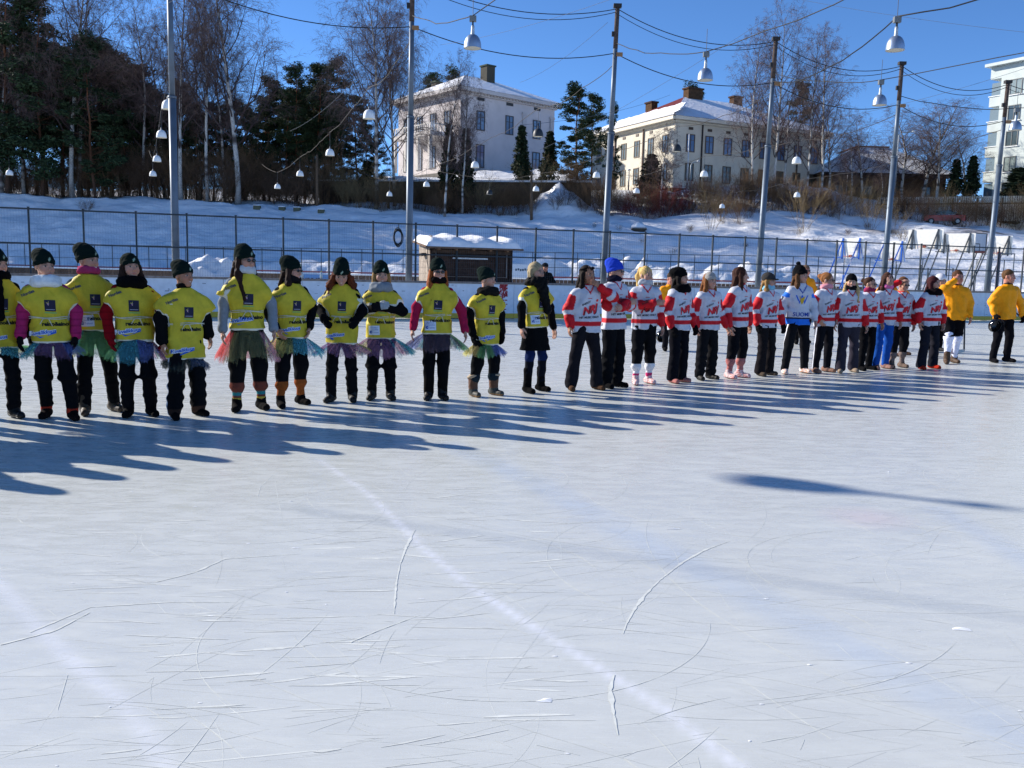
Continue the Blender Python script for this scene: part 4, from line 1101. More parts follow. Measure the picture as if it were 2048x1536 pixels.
def grow_bush(seed, H, W_, n=26, col='5a4638', forks=3, thick=.012):
    rs = np.random.RandomState(seed); A, B, RA, C = [], [], [], []
    base = np.array(hx(col))
    def st(p, d, L, r, dp):
        k = 4
        for i in range(k):
            d = d + rs.randn(3) * .13; d /= np.linalg.norm(d); q = p + d * L / k; A.append(p); B.append(q); RA.append(r * (1 - .15 * i)); C.append(base * rs.uniform(.7, 1.3)); p = q
            if dp < forks and i > 0:
                for _ in range(2):
                    dd = d + rs.randn(3) * .4 + np.array([0, 0, .15]); dd /= np.linalg.norm(dd); st(p, dd, L * .48, max(.005, r * .6), dp + 1)
    for i in range(n):
        a = rs.rand() * 6.28; t = rs.rand() ** .6 * .9; d = np.array([math.cos(a) * t * W_ / H, math.sin(a) * t * W_ / H, 1]); d /= np.linalg.norm(d)
        st(np.array([math.cos(a), math.sin(a), 0]) * rs.rand() * .35 * W_, d, H * rs.uniform(.55, .8), thick, 1 if n > 12 else 0)
    m = MB(); m.tubes(A, B, np.array(RA), np.array(RA) * .8, 3, np.array(C)); return m

def proto(name, parts):
    """parts: list of (part name, MB, material)"""
    return [(pn, None, mm, mb) for pn, mb, mm in parts]
PROT = {}
def get(key, fn):
    if key not in PROT:
        t = fn(); PROT[key] = [(pn, mb, mm, {}) for pn, mb, mm in t]
    return PROT[key]
def plant(name, key, fn, loc, rz, sc, label, cat, group=None, tilt=(0, 0)):
    pr = get(key, fn); r = empty(name, loc, rz); r.scale = sc; r.rotation_euler = (tilt[0], tilt[1], rz); tag(r, label, cat, group)
    for pn, mb, mm, cache in pr:
        if 'o' not in cache: cache['o'] = mb.build(pn, mm, r, pn != 'crown')
        else:
            c = cache['o'].copy(); COL.objects.link(c); c.parent = r
    return r
M_TWIG = mat('twig', .8, .2, .2, 3, 0)
BIR = lambda s, H, **k: (lambda: (lambda tc: [('trunk', tc[0], M_BARK), ('crown', tc[1], M_TWIG)])(grow_birch(s, H, **k)))
PIN = lambda s, H, **k: (lambda: (lambda tc: [('trunk', tc[0], M_BARK), ('crown', tc[1], M_LEAF)])(grow_pine(s, H, **k)))
CON = lambda s, H, W_, **k: (lambda: (lambda tc: [('trunk', tc[0], M_BARK), ('crown', tc[1], M_LEAF)])(grow_conifer(s, H, W_, **k)))

def spot(px, Y): x = XatY(px, Y, 9); return (x, Y, float(terrain_z(x, Y)) - .15)
def topH(px, py, Y, z0):
    return CAMH + (hz(px) - py) / F * Y - z0
def birch(px, py, Y, var, label, group=None, wid=1.0, name='birch_tree'):
    p = spot(px, Y); H = topH(px, py, Y, p[2]); k = ('b', var); seeds = {0: (11, 20, dict(droop=.6, spread=1.25, dens=1.15)), 1: (12, 20, dict(droop=.9, spread=1.15, dens=1.2)), 2: (13, 20, dict(droop=.4, spread=1.1, dens=1.1)), 3: (14, 20, dict(droop=1.3, spread=1.5, dens=1.25))}
    s, h, kw = seeds[var]; q = H / h
    plant(name, k, BIR(s, h, **kw), p, random.uniform(0, 6.28), (q * wid, q * wid, q), label, 'tree', group)
random.seed(5)
BT = 'bare birches at the edge of the wood'
for px, py, Y, v, w, l in [
    (145, -60, 97, 0, 1.0, 'bare birch with curved white trunk, left of the wood'), (158, -20, 99, 2, .9, 'bare birch with straight speckled trunk close beside the curved one'),
    (48, 20, 98, 1, .9, 'bare birch with leaning white trunk near the left edge'), (3, -40, 96, 2, .9, 'white birch trunk right at the left edge of the picture'),
    (362, -30, 97, 0, .9, 'tall bare birch directly right of the thick light pole'), (415, -20, 98, 1, .8, 'tall bare birch with a bird nest, between two others'),
    (475, -70, 97, 0, 1.05, 'tallest bare birch with long white trunk, right end of the wood'), (450, 40, 101, 2, .8, 'slim bare birch behind the tallest white trunk'),
    (752, 25, 97, 3, 1.02, 'big bushy weeping birch in front of the villa woods'), (790, 60, 99, 3, .85, 'birch standing close behind the big weeping birch'),
    (890, 130, 93, 2, .75, 'slim bare birch in front of the sunny villa wall'), (925, 170, 95, 1, .8, 'bare crooked birch in front of the villa corner'), 
    (1500, 85, 100, 1, .72, 'left birch of the four before the cream house'), (1545, 60, 101, 0, .78, 'second birch of the four before the cream house, tallest'), (1610, 100, 100, 2, .75, 'third birch of the four before the cream house'), (1640, 95, 102, 1, .8, 'right birch of the four before the cream house'),
    (290, 30, 102, 1, .8, 'thin crowned birch left of the thick light pole'), (330, 70, 104, 2, 1.0, 'thin crowned birch directly behind the thick light pole'), (400, 90, 106, 0, 1.0, 'hazy birch deep in the wood behind the nest birch')]:
    birch(px, py, Y, v, l, None, w)
for px, py, Y, v, w, l in [(1720, 250, 108, 0, 1.5, 'bare broad tree left of the brown house roof peak'), (1840, 225, 108, 2, 1.9, 'bare broad tree in front of the brown house, largest there'), (1870, 235, 106, 0, 1.7, 'bare broad tree right of the brown house'), (1800, 240, 110, 1, 1.8, 'bare broad tree behind the fifth light pole'), (1930, 270, 108, 2, 1.7, 'bare broad tree left of the apartment block'), (1655, 240, 108, 1, 1.6, 'bare broad tree at the right end of the cream house'), (1700, 290, 104, 0, 1.5, 'low bare tree before the left eaves of the brown house'),
    (1690, 330, 97, 2, 1.2, 'low bare tree in the bushes under the brown house'), (1760, 340, 99, 1, 1.2, 'low bare tree beside the tall street lamp'), (1320, 270, 97, 1, 1.2, 'small bare tree before the corner of the cream house'), (1565, 200, 108, 0, 1.3, 'bare broad tree close to the cream house right wall')]:
    birch(px, py, Y, v, l, None, w, 'bare_tree')
def pine(px, py, Y, v, label, group=None, w=1.0):
    p = spot(px, Y); H = topH(px, py, Y, p[2]); d = {0: (21, 20, {}), 1: (22, 20, dict(crown0=.3)), 2: (23, 20, dict(crown0=.5, wid=.2)), 3: (24, 16, dict(crown0=.12, wid=.2, n=16000))}
    s, h, kw = d[v]; q = H / h; plant('pine_tree', ('p', v), PIN(s, h, **kw), p, random.uniform(0, 6.28), (q * w, q * w, q), label, 'tree', group)
for px, py, Y, v, w, l in [(85, 15, 96.5, 3, 1.0, 'tallest dark pine of the wood, rising at far left'), (15, -30, 95.5, 3, 1.0, 'dark pine cut by the left edge of the picture'), (190, 100, 96, 3, 1.05, 'dark pine right of the tallest one'), (215, 110, 107, 2, 1.2, 'broad dark pine between the left birches'),
    (250, 165, 104, 1, 1.1, 'rounded dark pine left of the thick pole'), (590, 150, 104, 1, 1.0, 'dark green pine with the highest top right of the birches'), (635, 150, 106, 0, 1.1, 'dark green pine beside the highest one, right of the birches'), (540, 172, 108, 1, 1.0, 'dark pine right behind the tallest birch'), (670, 140, 108, 2, .9, 'dark pine next to the big weeping birch'),
    (1152, 188, 103.5, 3, 1.3, 'tall dark pine between the villa and the cream house'), (1180, 205, 109, 1, 1.1, 'second dark pine between the two houses'), (1222, 225, 103, 3, .5, 'small dark pine top peeping left of the third pole'), (860, 165, 160, 0, .8, 'dark pine peeping over the villa roof at left'), (905, 160, 162, 2, .8, 'dark pine behind the villa roof'), (1375, 190, 126, 2, .9, 'dark pine top behind the big brick chimney'), (1590, 185, 122, 1, .9, 'dark pine behind the right end of the cream house')]:
    pine(px, py, Y, v, l, None, w)
rp = random.Random(9)
for i in range(46):     # inside the wood, nothing tells them apart
    px = -40 + i * 17.5 + rp.uniform(-12, 12); Y = 104 + (i * 7 % 5) * 4 + rp.uniform(-1, 1)
    py = np.interp(px, [0, 200, 300, 400, 480, 620, 760, 860], [85, 105, 165, 195, 185, 170, 230, 300]) + rp.uniform(-5, 55)
    pine(px, py, Y, rp.choice([1, 3, 3, 0]), 'dark pine deep in the wood behind the birches', 'dark pines deep in the wood', 1.15)
for i in range(34):     # the wood goes on outside the frame at left and throws the shade on the bank
    px = -60 - i * 44; Y = 97 + (i * 5 % 4) * 4 + rp.uniform(-1, 1)
    pine(px, rp.uniform(20, 130), Y, rp.choice([0, 1, 2, 3]), 'dark pine of the wood beyond the left edge of the picture', 'pines beyond the left edge', 1.3)
def conf(px, py, Y, Wd, label, nm='thuja'):
    p = spot(px, Y); H = topH(px, py, Y, p[2]); plant(nm, ('c', 0), CON(31, 6, 1.25), p, random.uniform(0, 6), (Wd, Wd, H / 6), label, 'conifer')
for px, py, Y, w, l in [(1040, 265, 101.5, 1.1, 'dark columnar conifer before the villa wall, between its windows'), (1097, 275, 104, 1.1, 'dark columnar conifer at the right corner of the villa'), (897, 262, 99, 1.0, 'dark conifer at the villa veranda'), (930, 270, 98.3, 1.0, 'dark conifer before the villa near corner'), (1300, 318, 102, 1.5, 'dark dense conifer before the cream house sunny wall'),
    (1905, 328, 105, 1.0, 'dark conifer left of the apartment block'), (1938, 322, 104, 1.0, 'dark conifer touching the apartment block'), (2030, 345, 100, 2.0, 'low dark conifer before the apartment windows at the right edge'), (735, 330, 101, 1.2, 'dark conifer left of the second light pole')]:
    conf(px, py, Y, w, l, 'conifer')
# bushes
def bush(px, Y, s, var, label, group, dz=0):
    d = {0: (41, 2.6, 1.6, dict(col='66503f')), 1: (42, 3.0, 1.5, dict(col='725a42')), 2: (43, 2.2, 1.8, dict(col='743a34')), 3: (44, 3.4, 1.2, dict(col='7c6a4c', n=16, forks=3))}
    sd, H, W_, kw = d[var]; p = spot(px, Y); plant('bush', ('s', var), lambda: [('stems', grow_bush(sd, H, W_, **kw), M_TWIG)], p, rp.uniform(0, 6.28), (s, s, s), label, 'bush', group)
GB = 'bare bushes along the top of the snow bank'
for i in range(60):
    px = 1120 + i * 9.2 + rp.uniform(-8, 8); Y = rp.choice([95, 96.5, 98.5]) + rp.uniform(-.5, .5)
    v = 2 if 1240 < px < 1400 and rp.random() < .6 else rp.choice([0, 1, 0, 1])
    bush(px, Y, rp.uniform(.5, 1.45), v, 'bare brown bush in the thicket below the cream house' if v != 2 else 'bare dark red bush in the thicket below the cream house', GB if v != 2 else 'dark red bushes')
for i in range(34):
    px = 1650 + i * 12.5 + rp.uniform(-6, 6); bush(px, rp.uniform(93.5, 97.5), rp.uniform(.5, 1.35), rp.choice([0, 1, 3]), 'bare brown bush before the plank fence', 'bare bushes before the plank fence')
for i in range(44):
    px = 690 + i * 9 + rp.uniform(-8, 8); bush(px, rp.uniform(94.5, 99), rp.uniform(.7, 1.25), rp.choice([0, 1, 3, 1]), 'bare bush on the slope below the villa', 'bare bushes below the villa')
for i in range(95):
    px = -30 + (i % 48) * 16 + rp.uniform(-9, 9); bush(px, rp.uniform(97, 102) + (i // 48) * 10, rp.choice([.5, .8, 1.1, 1.5, 2.0]) + (i // 48) * .7, rp.choice([0, 1, 0]), 'bare brown undergrowth bush between the trunks of the wood', 'undergrowth of the wood')
for px, Y, s, v, l in [(1610, 88, 1.35, 3, 'tall bare bush standing alone on the sunny slope'), (1425, 88, 1.2, 3, 'pale bare bush low on the slope right of the boulder'), (1445, 91, .9, 1, 'small bare bush above the pale one on the slope'), (1480, 91.5, .9, 1, 'small bare bush left of the fourth pole'), (1745, 90, .9, 3, 'thin bare bush above the blue basketball stands'), (1500, 93, .8, 0, 'dark bare bush at the slope top left of the fourth pole'), (1812, 84, .55, 3, 'little bare sapling above the grey backboards'), (1790, 89, .8, 3, 'thin bare sapling right of the fifth pole'), (170, 92, .55, 0, 'little bush growing out of the shaded snow at left')]:
    bush(px, Y, s, v, l, None)

for i in range(16):
    px = 1180 + i * 52 + rp.uniform(-18, 18); bush(px, rp.uniform(80, 91), rp.uniform(.16, .32), rp.choice([1, 3]), 'tiny dry twig tuft poking out of the sunny snow slope', 'dry tufts on the sunny slope')

# ------------------------------------------------------------ people: smooth surfaces grown from distance fields
class Vol:
    def __init__(s, lo, hi, vx):
        s.lo = np.array(lo, float); s.vx = vx
        n = np.ceil((np.array(hi) - s.lo) / vx).astype(int) + 1
        s.ax = [s.lo[i] + np.arange(n[i]) * vx for i in range(3)]
        s.d = np.full(n, .2, np.float32)
    def sub(s, lo, hi):
        sl = []; co = []
        for i in range(3):
            a = max(0, int((lo[i] - s.lo[i]) / s.vx) - 1); b = min(len(s.ax[i]), int((hi[i] - s.lo[i]) / s.vx) + 2)
            sl.append(slice(a, max(a, b))); co.append(s.ax[i][sl[-1]])
        X, Y, Z = co
        return tuple(sl), X[:, None, None], Y[None, :, None], Z[None, None, :]
    def put(s, fn, lo, hi, k=.0, op='u', mg=.05):
        lo = np.minimum(lo, hi) - mg - k; hi = np.maximum(lo + mg + k, hi) + mg + k
        sl, X, Y, Z = s.sub(lo, hi); b = fn(X, Y, Z)
        a = s.d[sl]
        if a.size == 0: return s
        if op == 'u':
            if k > 0:
                h = np.clip(.5 + .5 * (a - b) / k, 0, 1); r = a * (1 - h) + b * h - k * h * (1 - h)
            else: r = np.minimum(a, b)
        elif op == 's':
            if k > 0:
                h = np.clip(.5 - .5 * (a + b) / k, 0, 1); r = a * (1 - h) - b * h + k * h * (1 - h)
            else: r = np.maximum(a, -b)
        elif op == 'i': r = np.maximum(a, b)
        s.d[sl] = r
        return s
    def cap(s, a, b, ra, rb, k=.02, op='u'):
        a = np.array(a, float); b = np.array(b, float); ba = b - a; bb = ba @ ba + 1e-12
        def fn(X, Y, Z):
            t = np.clip(((X - a[0]) * ba[0] + (Y - a[1]) * ba[1] + (Z - a[2]) * ba[2]) / bb, 0, 1)
            return np.sqrt((X - a[0] - t * ba[0]) ** 2 + (Y - a[1] - t * ba[1]) ** 2 + (Z - a[2] - t * ba[2]) ** 2) - (ra + (rb - ra) * t)
        r = max(ra, rb)
        return s.put(fn, np.minimum(a, b) - r, np.maximum(a, b) + r, k, op)
    def ell(s, c, r, k=.02, op='u', rx=None):
        c = np.array(c, float); r = np.array(r, float); m = r.min()
        def fn(X, Y, Z):
            q = np.sqrt(((X - c[0]) / r[0]) ** 2 + ((Y - c[1]) / r[1]) ** 2 + ((Z - c[2]) / r[2]) ** 2)
            return (q - 1) * m
        return s.put(fn, c - r, c + r, k, op)
    def loft(s, prof, k=.03, p=2.0, op='u', fold=0, nf=9, seed=0, cap=True):
        """prof rows: z, half width, half depth, cx, cy"""
        P = np.array([list(q) + [0] * (5 - len(q)) for q in prof], float); P = P[np.argsort(P[:, 0])]
        z0, z1 = P[0, 0], P[-1, 0]; hm = P[:, 1].max(); dm = P[:, 2].max()
        def fn(X, Y, Z):
            f = [np.interp(Z, P[:, 0], P[:, i]) for i in range(1, 5)]
            x = (X - f[2]); y = (Y - f[3]); hx_, hy_ = f[0], f[1]
            if fold:
                a = np.arctan2(y / hy_, x / hx_); w = 1 + fold * np.sin(a * nf + seed + Z * 3) + fold * .5 * np.sin(a * (nf * 2 + 1) + 2 * seed)
                hx_ = hx_ * w; hy_ = hy_ * w
            q = ((np.abs(x) / hx_) ** p + (np.abs(y) / hy_) ** p) ** (1 / p)
            d = (q - 1) * np.minimum(hx_, hy_)
            return np.maximum(d, np.maximum(z0 - Z, Z - z1))
        return s.put(fn, [P[:, 3].min() - hm, P[:, 4].min() - dm, z0], [P[:, 3].max() + hm, P[:, 4].max() + dm, z1], k, op)
    def torus(s, c, R, r, sy=1.0, k=.02, tilt=0.0):
        def fn(X, Y, Z):
            y = (Y - c[1]) / sy; q = np.sqrt((X - c[0]) ** 2 + y ** 2) - R
            return np.sqrt(q * q + (Z - c[2] + tilt * y) ** 2) - r
        m = np.array([R + r, (R + r) * sy, r + abs(tilt) * R])
        return s.put(fn, np.array(c) - m, np.array(c) + m, k)
    def noise(s, amp, sc, seed=0, zs=1.0):
        X, Y, Z = s.ax[0][:, None, None], s.ax[1][None, :, None], s.ax[2][None, None, :] * zs
        o = seed * 1.7
        w = np.sin(X * sc * .6 + o + 1.3 * np.sin(Z * sc * .5 + o)) + 0 * Y
        n = np.sin(X * sc + 1.7 * w + Z * sc * .35 + o) * np.cos(Z * sc * .9 + Y * sc * .7 + w + o * 2) + .5 * np.sin(Y * sc * 1.9 + Z * sc * 1.6 + 2 * w)
        s.d += (amp * n).astype(np.float32)
        return s
    def crease(s, amp, sc, seed=0):
        X, Y, Z = s.ax[0][:, None, None], s.ax[1][None, :, None], s.ax[2][None, None, :]
        o = seed * 2.3; t = .9 * np.sin(o)
        u = X * sc * (1 + .3 * np.sin(o * 1.7)) + Z * sc * t + 1.6 * np.sin(Z * sc * .45 + o) + 1.1 * np.sin(X * sc * .5 + Y * sc * .4 + o * 3)
        m = np.clip(.5 + .8 * np.sin(Z * sc * .33 + 2 * o + X * 3), 0, 1)
        s.d += (amp * (np.abs(np.sin(u)) ** .7 - .6) * m).astype(np.float32)
        return s
    def mesh(s):
        d = s.d.copy()
        for i in range(3):
            sl = [slice(None)] * 3; sl[i] = 0; d[tuple(sl)] = np.maximum(d[tuple(sl)], .01); sl[i] = -1; d[tuple(sl)] = np.maximum(d[tuple(sl)], .01)
        g = vdb.FloatGrid(); g.copyFromArray(np.ascontiguousarray(d, np.float32))
        p, q = g.convertToQuads(isovalue=0.0)
        return p * s.vx + s.lo, q.astype(np.int32)

def rotz(a): c, s = math.cos(a), math.sin(a); return np.array([[c, -s, 0], [s, c, 0], [0, 0, 1.]])
def rotx(a): c, s = math.cos(a), math.sin(a); return np.array([[1, 0, 0], [0, c, -s], [0, s, c]])
def gauss(d, w): return np.exp(-(d / w) ** 2)
def lerp(c, w, n): return c * (1 - w[:, None]) + np.array(n)[None] * w[:, None]

_head = {}
def head_mesh(kind, smile):
    if (kind, smile) in _head: return _head[(kind, smile)]
    v = Vol((-.11, -.14, -.09), (.11, .13, .235), .0048)
    v.ell((0, .014, .125), (.073, .093, .088), .0)
    v.ell((0, -.034, .066), (.054, .056, .078), .03)
    jw = .030 if kind == 'm' else .024
    v.ell((0, -.062, .004), (jw, .024, .022), .03)
    for s in (-1, 1):
        v.ell((s * .037, -.052, .058), (.024, .026, .028), .025)
        v.ell((s * .076, .006, .083), (.009, .019, .031), .008)
        v.ell((s * .0115, -.099, .060), (.008, .009, .007), .006)
    v.cap((-.034, -.078, .113), (.034, -.078, .113), .011, .011, .015)
    v.cap((0, -.086, .097), (0, -.104, .066), .0075, .0125, .010)
    for s in (-1, 1):
        v.ell((s * .031, -.099, .097), (.018, .013, .011), .010, 's')
        v.ell((s * .031, -.0765, .0965), (.0135, .0125, .0105), .003)
    u = .006 if smile else 0
    v.cap((-.022, -.080, .033 + u), (0, -.0905, .031), .0055, .008, .006); v.cap((.022, -.080, .033 + u), (0, -.0905, .031), .0055, .008, .006)
    v.cap((0, .02, .06), (0, .012, -.09), .052, .056 if kind == 'm' else .05, .02)
    P, Q = v.mesh()
    _head[(kind, smile)] = (P, Q)
    return P, Q
def head_cols(P, skin, brow, lip=.5, smile=False):
    x, y, z = P.T; ax = np.abs(x); front = y < -.05
    c = np.tile(np.array(skin), (len(P), 1)); skin = np.array(skin)
    c = lerp(c, gauss(np.hypot(ax - .04, z - .058), .022) * front * .45, skin * [1.15, .72, .68])
    c = lerp(c, gauss(np.hypot(x, z - .062), .012) * front * .3, skin * [1.15, .75, .7])
    u = .006 * (ax / .022) ** 2 if smile else 0
    c = lerp(c, np.clip(1.6 - np.hypot(ax / .026, (z - .031 - u) / .0085) * 1.4, 0, 1) * front * lip, np.array([.42, .10, .09]))
    if smile: c = lerp(c, np.clip(1.5 - np.hypot(ax / .017, (z - .033 - u) / .0042) * 1.4, 0, 1) * front, np.array([.75, .72, .66]))
    e = np.hypot((ax - .031) / .014, (z - .0965) / .0075)
    c = lerp(c, np.clip(1.5 - e * 1.3, 0, 1) * front, np.array([.62, .58, .54]))
    c = lerp(c, np.clip(1.8 - np.hypot(ax - .031, z - .0965) / .0066, 0, 1) * front, np.array([.03, .025, .02]))
    c = lerp(c, np.clip(1.5 - np.hypot((ax - .031) / .018, (z - .105) / .0036), 0, 1) * front * .9, np.array([.05, .035, .03]))
    c = lerp(c, np.clip(1.5 - np.hypot((ax - .032) / .021, (z - .1195 + .25 * (ax - .03) ** 2 / .02) / .0055), 0, 1) * front * .9, np.array(brow))
    return c

_hand = {}
def hand_mesh(curl, fat=0.0):
    """left hand: wrist at origin, fingers along -Z, palm towards -X, thumb towards -Y"""
    if (curl, fat) in _hand: return _hand[(curl, fat)]
    v = Vol((-.11, -.10, -.24), (.07, .08, .05), .0046)
    v.cap((0, 0, .03), (0, 0, -.02), .026 + fat, .024 + fat, .01)
    v.ell((0, 0, -.055), (.019 + fat, .040 + fat, .050), .018); v.ell((0, -.006, -.082), (.016 + fat, .041 + fat, .022), .01)
    L = [.070, .078, .073, .058]
    for i in range(4):
        y = -.031 + .0205 * i; p = np.array([0, y, -.092]); a = .12; l = L[i]
        for j, f in enumerate((.45, .32, .28)):
            a += curl * (.6, .8, .6)[j]
            q = p + np.array([-math.sin(a), .04 * (i - 1.5) * .3, -math.cos(a)]) * l * f
            v.cap(p, q, .0095 - .0008 * j + fat * .8, .0088 - .001 * j + fat * .8, .004); p = q
    v.cap((-.006, -.030, -.035), (-.022, -.052, -.065), .0125 + fat, .011 + fat, .012); v.cap((-.022, -.052, -.065), (-.034, -.056, -.092), .0105 + fat, .0092 + fat, .004)
    r = v.mesh(); _hand[(curl, fat)] = r
    return r
def hand_at(W, E, side, curl, fat, palm=None, sc=1.0):
    """place a hand at wrist W continuing from elbow E. side +1 = person's left"""
    P, Q = hand_mesh(curl, fat); P = P.copy() * sc
    if side < 0: P[:, 0] *= -1; Q = Q[:, ::-1]
    z = np.array(E) - np.array(W); z /= np.linalg.norm(z)
    x = np.array(palm if palm is not None else (side, .0, 0), float)     # direction of the back of the hand
    x = x - z * (x @ z); x /= np.linalg.norm(x) + 1e-9; y = np.cross(z, x)
    B = np.stack([x * side, y * side, z])          # rows: images of local x, y, z
    if side < 0: B = np.stack([-x, np.cross(z, -x), z])
    return P @ B + np.array(W), Q

def join(parts):
    V = []; Q = []; C = []; n = 0
    for P, q, c in parts:
        V.append(P); Q.append(q + n); C.append(c if np.ndim(c) == 2 else np.tile(c, (len(P), 1))); n += len(P)
    return np.concatenate(V), np.concatenate(Q), np.concatenate(C)

SKIN = {'f': (.46, .25, .175), 'p': (.50, .29, .21), 't': (.36, .17, .10), 'r': (.46, .20, .135)}
YEL = (.52, .42, .03)
def C_(s): return hx(s)

ARMS = {   # elbow, wrist for the +X side, palm back direction
    'down': ((.255, .02, 1.115), (.262, -.045, .875), (1, .1, 0)),
    'out': ((.30, .03, 1.13), (.34, -.03, .89), (1, .1, 0)),
    'pocket': ((.29, .07, 1.13), (.205, -.05, .92), (1, 0, 0)),
    'back': ((.27, .10, 1.13), (.12, .16, .95), (0, 1, 0)),
    'clasp': ((.27, -.04, 1.12), (.055, -.22, 1.17), (0, -1, .3)),
    'cross': ((.25, -.09, 1.13), (-.07, -.205, 1.17), (0, -1, .2)),
    'cross2': ((.25, -.09, 1.12), (-.09, -.225, 1.12), (0, -1, .2)),
    'mouth': ((.33, -.12, 1.29), (.125, -.175, 1.425), (.2, -1, .3)),
    'head': ((.27, -.20, 1.36), (.10, -.14, 1.52), (0, -1, .6)),
    'brow': ((.36, -.05, 1.50), (.13, -.13, 1.63), (0, -.4, 1)),
    'hug': ((.26, .02, 1.12), (.20, -.16, 1.02), (.6, -.6, 0)),
    'hold': ((.265, .03, 1.12), (.27, -.08, .88), (1, 0, 0)),
}
PXH = []
def person(px_feet, top, yaw, label, kind='f', skin='f', hair=None, hat=None, glasses=None, scarf=None, coat='black', bib=None, jersey=None,
           arms=('down', 'down'), legs='straight', legc='101114', legbands=(), shoes='boot', shoec='141312', tutu=None, gloves=None,
           bulk=1.0, head=(0, 0), lean=0.0, smile=True, group=None, hold=None, extra=None, jacketc=None, stripe=None, bibpatch=False, seed=0, hips=1.0, toe=.25):
    f0, f1 = [G(*p) for p in px_feet]; base = (f0 + f1) / 2
    rq = np.random.RandomState(seed + 777); yaw = yaw + rq.uniform(-7, 7); lean = lean + rq.uniform(-.028, .028)
    az = math.atan2(base.x, base.y); psi = R(yaw) - az
    hz_ = atY((px_feet[0][0] + px_feet[1][0]) / 2, top, base.y).z
    s = (hz_ - (.035 if hat else .012)) / 1.70
    if head[1] > 20: s = hz_ / 1.66
    Rz = rotz(-psi)          # world to local
    loc = []
    for f in (f0, f1):
        q = Rz @ np.array([f.x - base.x, f.y - base.y, 0]) / s; loc.append(np.clip(q, [-.26, -.22, 0], [.26, .22, 0]))
    loc.sort(key=lambda q: q[0]); fR, fL = loc
    if fL[0] - fR[0] < .16: fR[0] -= .05; fL[0] += .05
    feet = [fR, fL]; sides = [-1, 1]
    leanv = lean
    def fin(P, z0=.15):
        P = P.copy(); t = np.clip((P[:, 2] - z0) / 1.45, 0, 1.3); P[:, 0] += leanv * t; return P * s
    jc = np.array(C_(jacketc) if jacketc else C_('0e0f11')); rs = np.random.RandomState(seed + 100)
    A = []
    for sd, nm in zip(sides, arms):
        if isinstance(nm, tuple) and not isinstance(nm[0], str): E, W_, pb = nm
        else: E, W_, pb = ARMS[nm]
        E = np.array(E) * [sd, 1, 1]; W_ = np.array(W_) * [sd, 1, 1]; pb = np.array(pb) * [sd, 1, 1]
        E = E + rs.randn(3) * .014; W_ = W_ + rs.randn(3) * (.018 if not isinstance(nm, str) or nm in ('down', 'out', 'hug', 'hold') else .006)
        A.append((sd, np.array([sd * .152, .0, 1.335 if jersey else 1.33 - .06 * (bulk - 1) if bib else 1.345]), E, W_, pb))
    # ---- body: head, neck, trunk, limbs and hands in one mesh
    hp, hq = head_mesh(kind, smile); sk = SKIN[skin]
    brow = (.05, .035, .025) if hair is None or hair[1] not in ('c9a868', 'b89a6a', 'd6bd8a') else (.3, .2, .1)
    hc = head_cols(hp, sk, brow, .45 if kind == 'm' else .6, smile)
    hy, hpch = R(head[0]), R(head[1])
    HR = rotz(hy) @ rotx(hpch)       # pitch forward is positive
    HR = rotz(hy) @ rotx(hpch)
    piv = np.array([0, .0 - (.03 if head[1] > 20 else 0), 1.472])
    hd = lambda P: (P * 1.075) @ HR.T + piv
    b = Vol((-.42, -.30, .02), (.42, .26, 1.56), .0145)
    b.loft([(.86, .13, .095), (1.03, .115, .085), (1.25, .13, .09), (1.35, .10, .07), (1.42, .06, .055), (1.46, .05, .05)], .02)
    for sd, Sh, E, W_, pb in A:
        b.cap(Sh * [.93, 1, 1], E, .045, .036, .03); b.cap(E, W_, .036, .026, .02)
    for sd, ft in zip(sides, feet):
        K = np.array([(sd * .085 * .4 + ft[0] * .6), ft[1] * .55 - .02, .48]); b.cap((sd * .08, 0, .88), K, .075, .052, .03); b.cap(K, (ft[0], ft[1], .10), .045, .030, .02); b.cap((ft[0], ft[1] + .01, .07), (ft[0], ft[1] - .03, .05), .026, .018, .01)
    b.cap((0, .01, 1.40), (0, .005, 1.50), .05, .048, .02)
    bP, bQ = b.mesh()
    parts = [(hd(hp), hq, hc), (bP, bQ, np.array(sk))]
    gl = []
    for i, (sd, Sh, E, W_, pb) in enumerate(A):
        g = gloves[i] if isinstance(gloves, (list, tuple)) else gloves
        curl = .75 if (hold and hold[i]) else .35
        d = (W_ - E) / np.linalg.norm(W_ - E); Wp = W_ + d * .012
        P, Q = hand_at(Wp, E, sd, curl, 0.0, pb, .95); parts.append((P, Q, np.array(sk)))
        if g: P, Q = hand_at(Wp - d * .01, E, sd, curl, .008, pb, 1.02); gl.append((P, Q, np.array(C_(g))))
    V, Q, C = join(parts)
    root = mk('person', fin(V), Q, C, M_SKIN, None, True, (base.x, base.y, 0), psi)
    tag(root, label, 'person', group)
    sub = lambda nm, P, q, c, m: mk(nm, fin(P), q, c if np.ndim(c) == 2 else np.tile(c, (len(P), 1)), m, root, True)
    for V, Q, C in gl: sub('glove', V, Q, C, M_CLOTH)
    # ---- trousers
    t = Vol((-.42, -.32, .03), (.42, .30, 1.08), .0125)
    td = .86 if bib else 1; t.loft([(.80, .15 * hips * td, .11 * td), (.92, .16 * hips * td, .115 * td), (1.05, .14 * hips * td, .10 * td)], .02)
    lc = np.array(C_(legc))
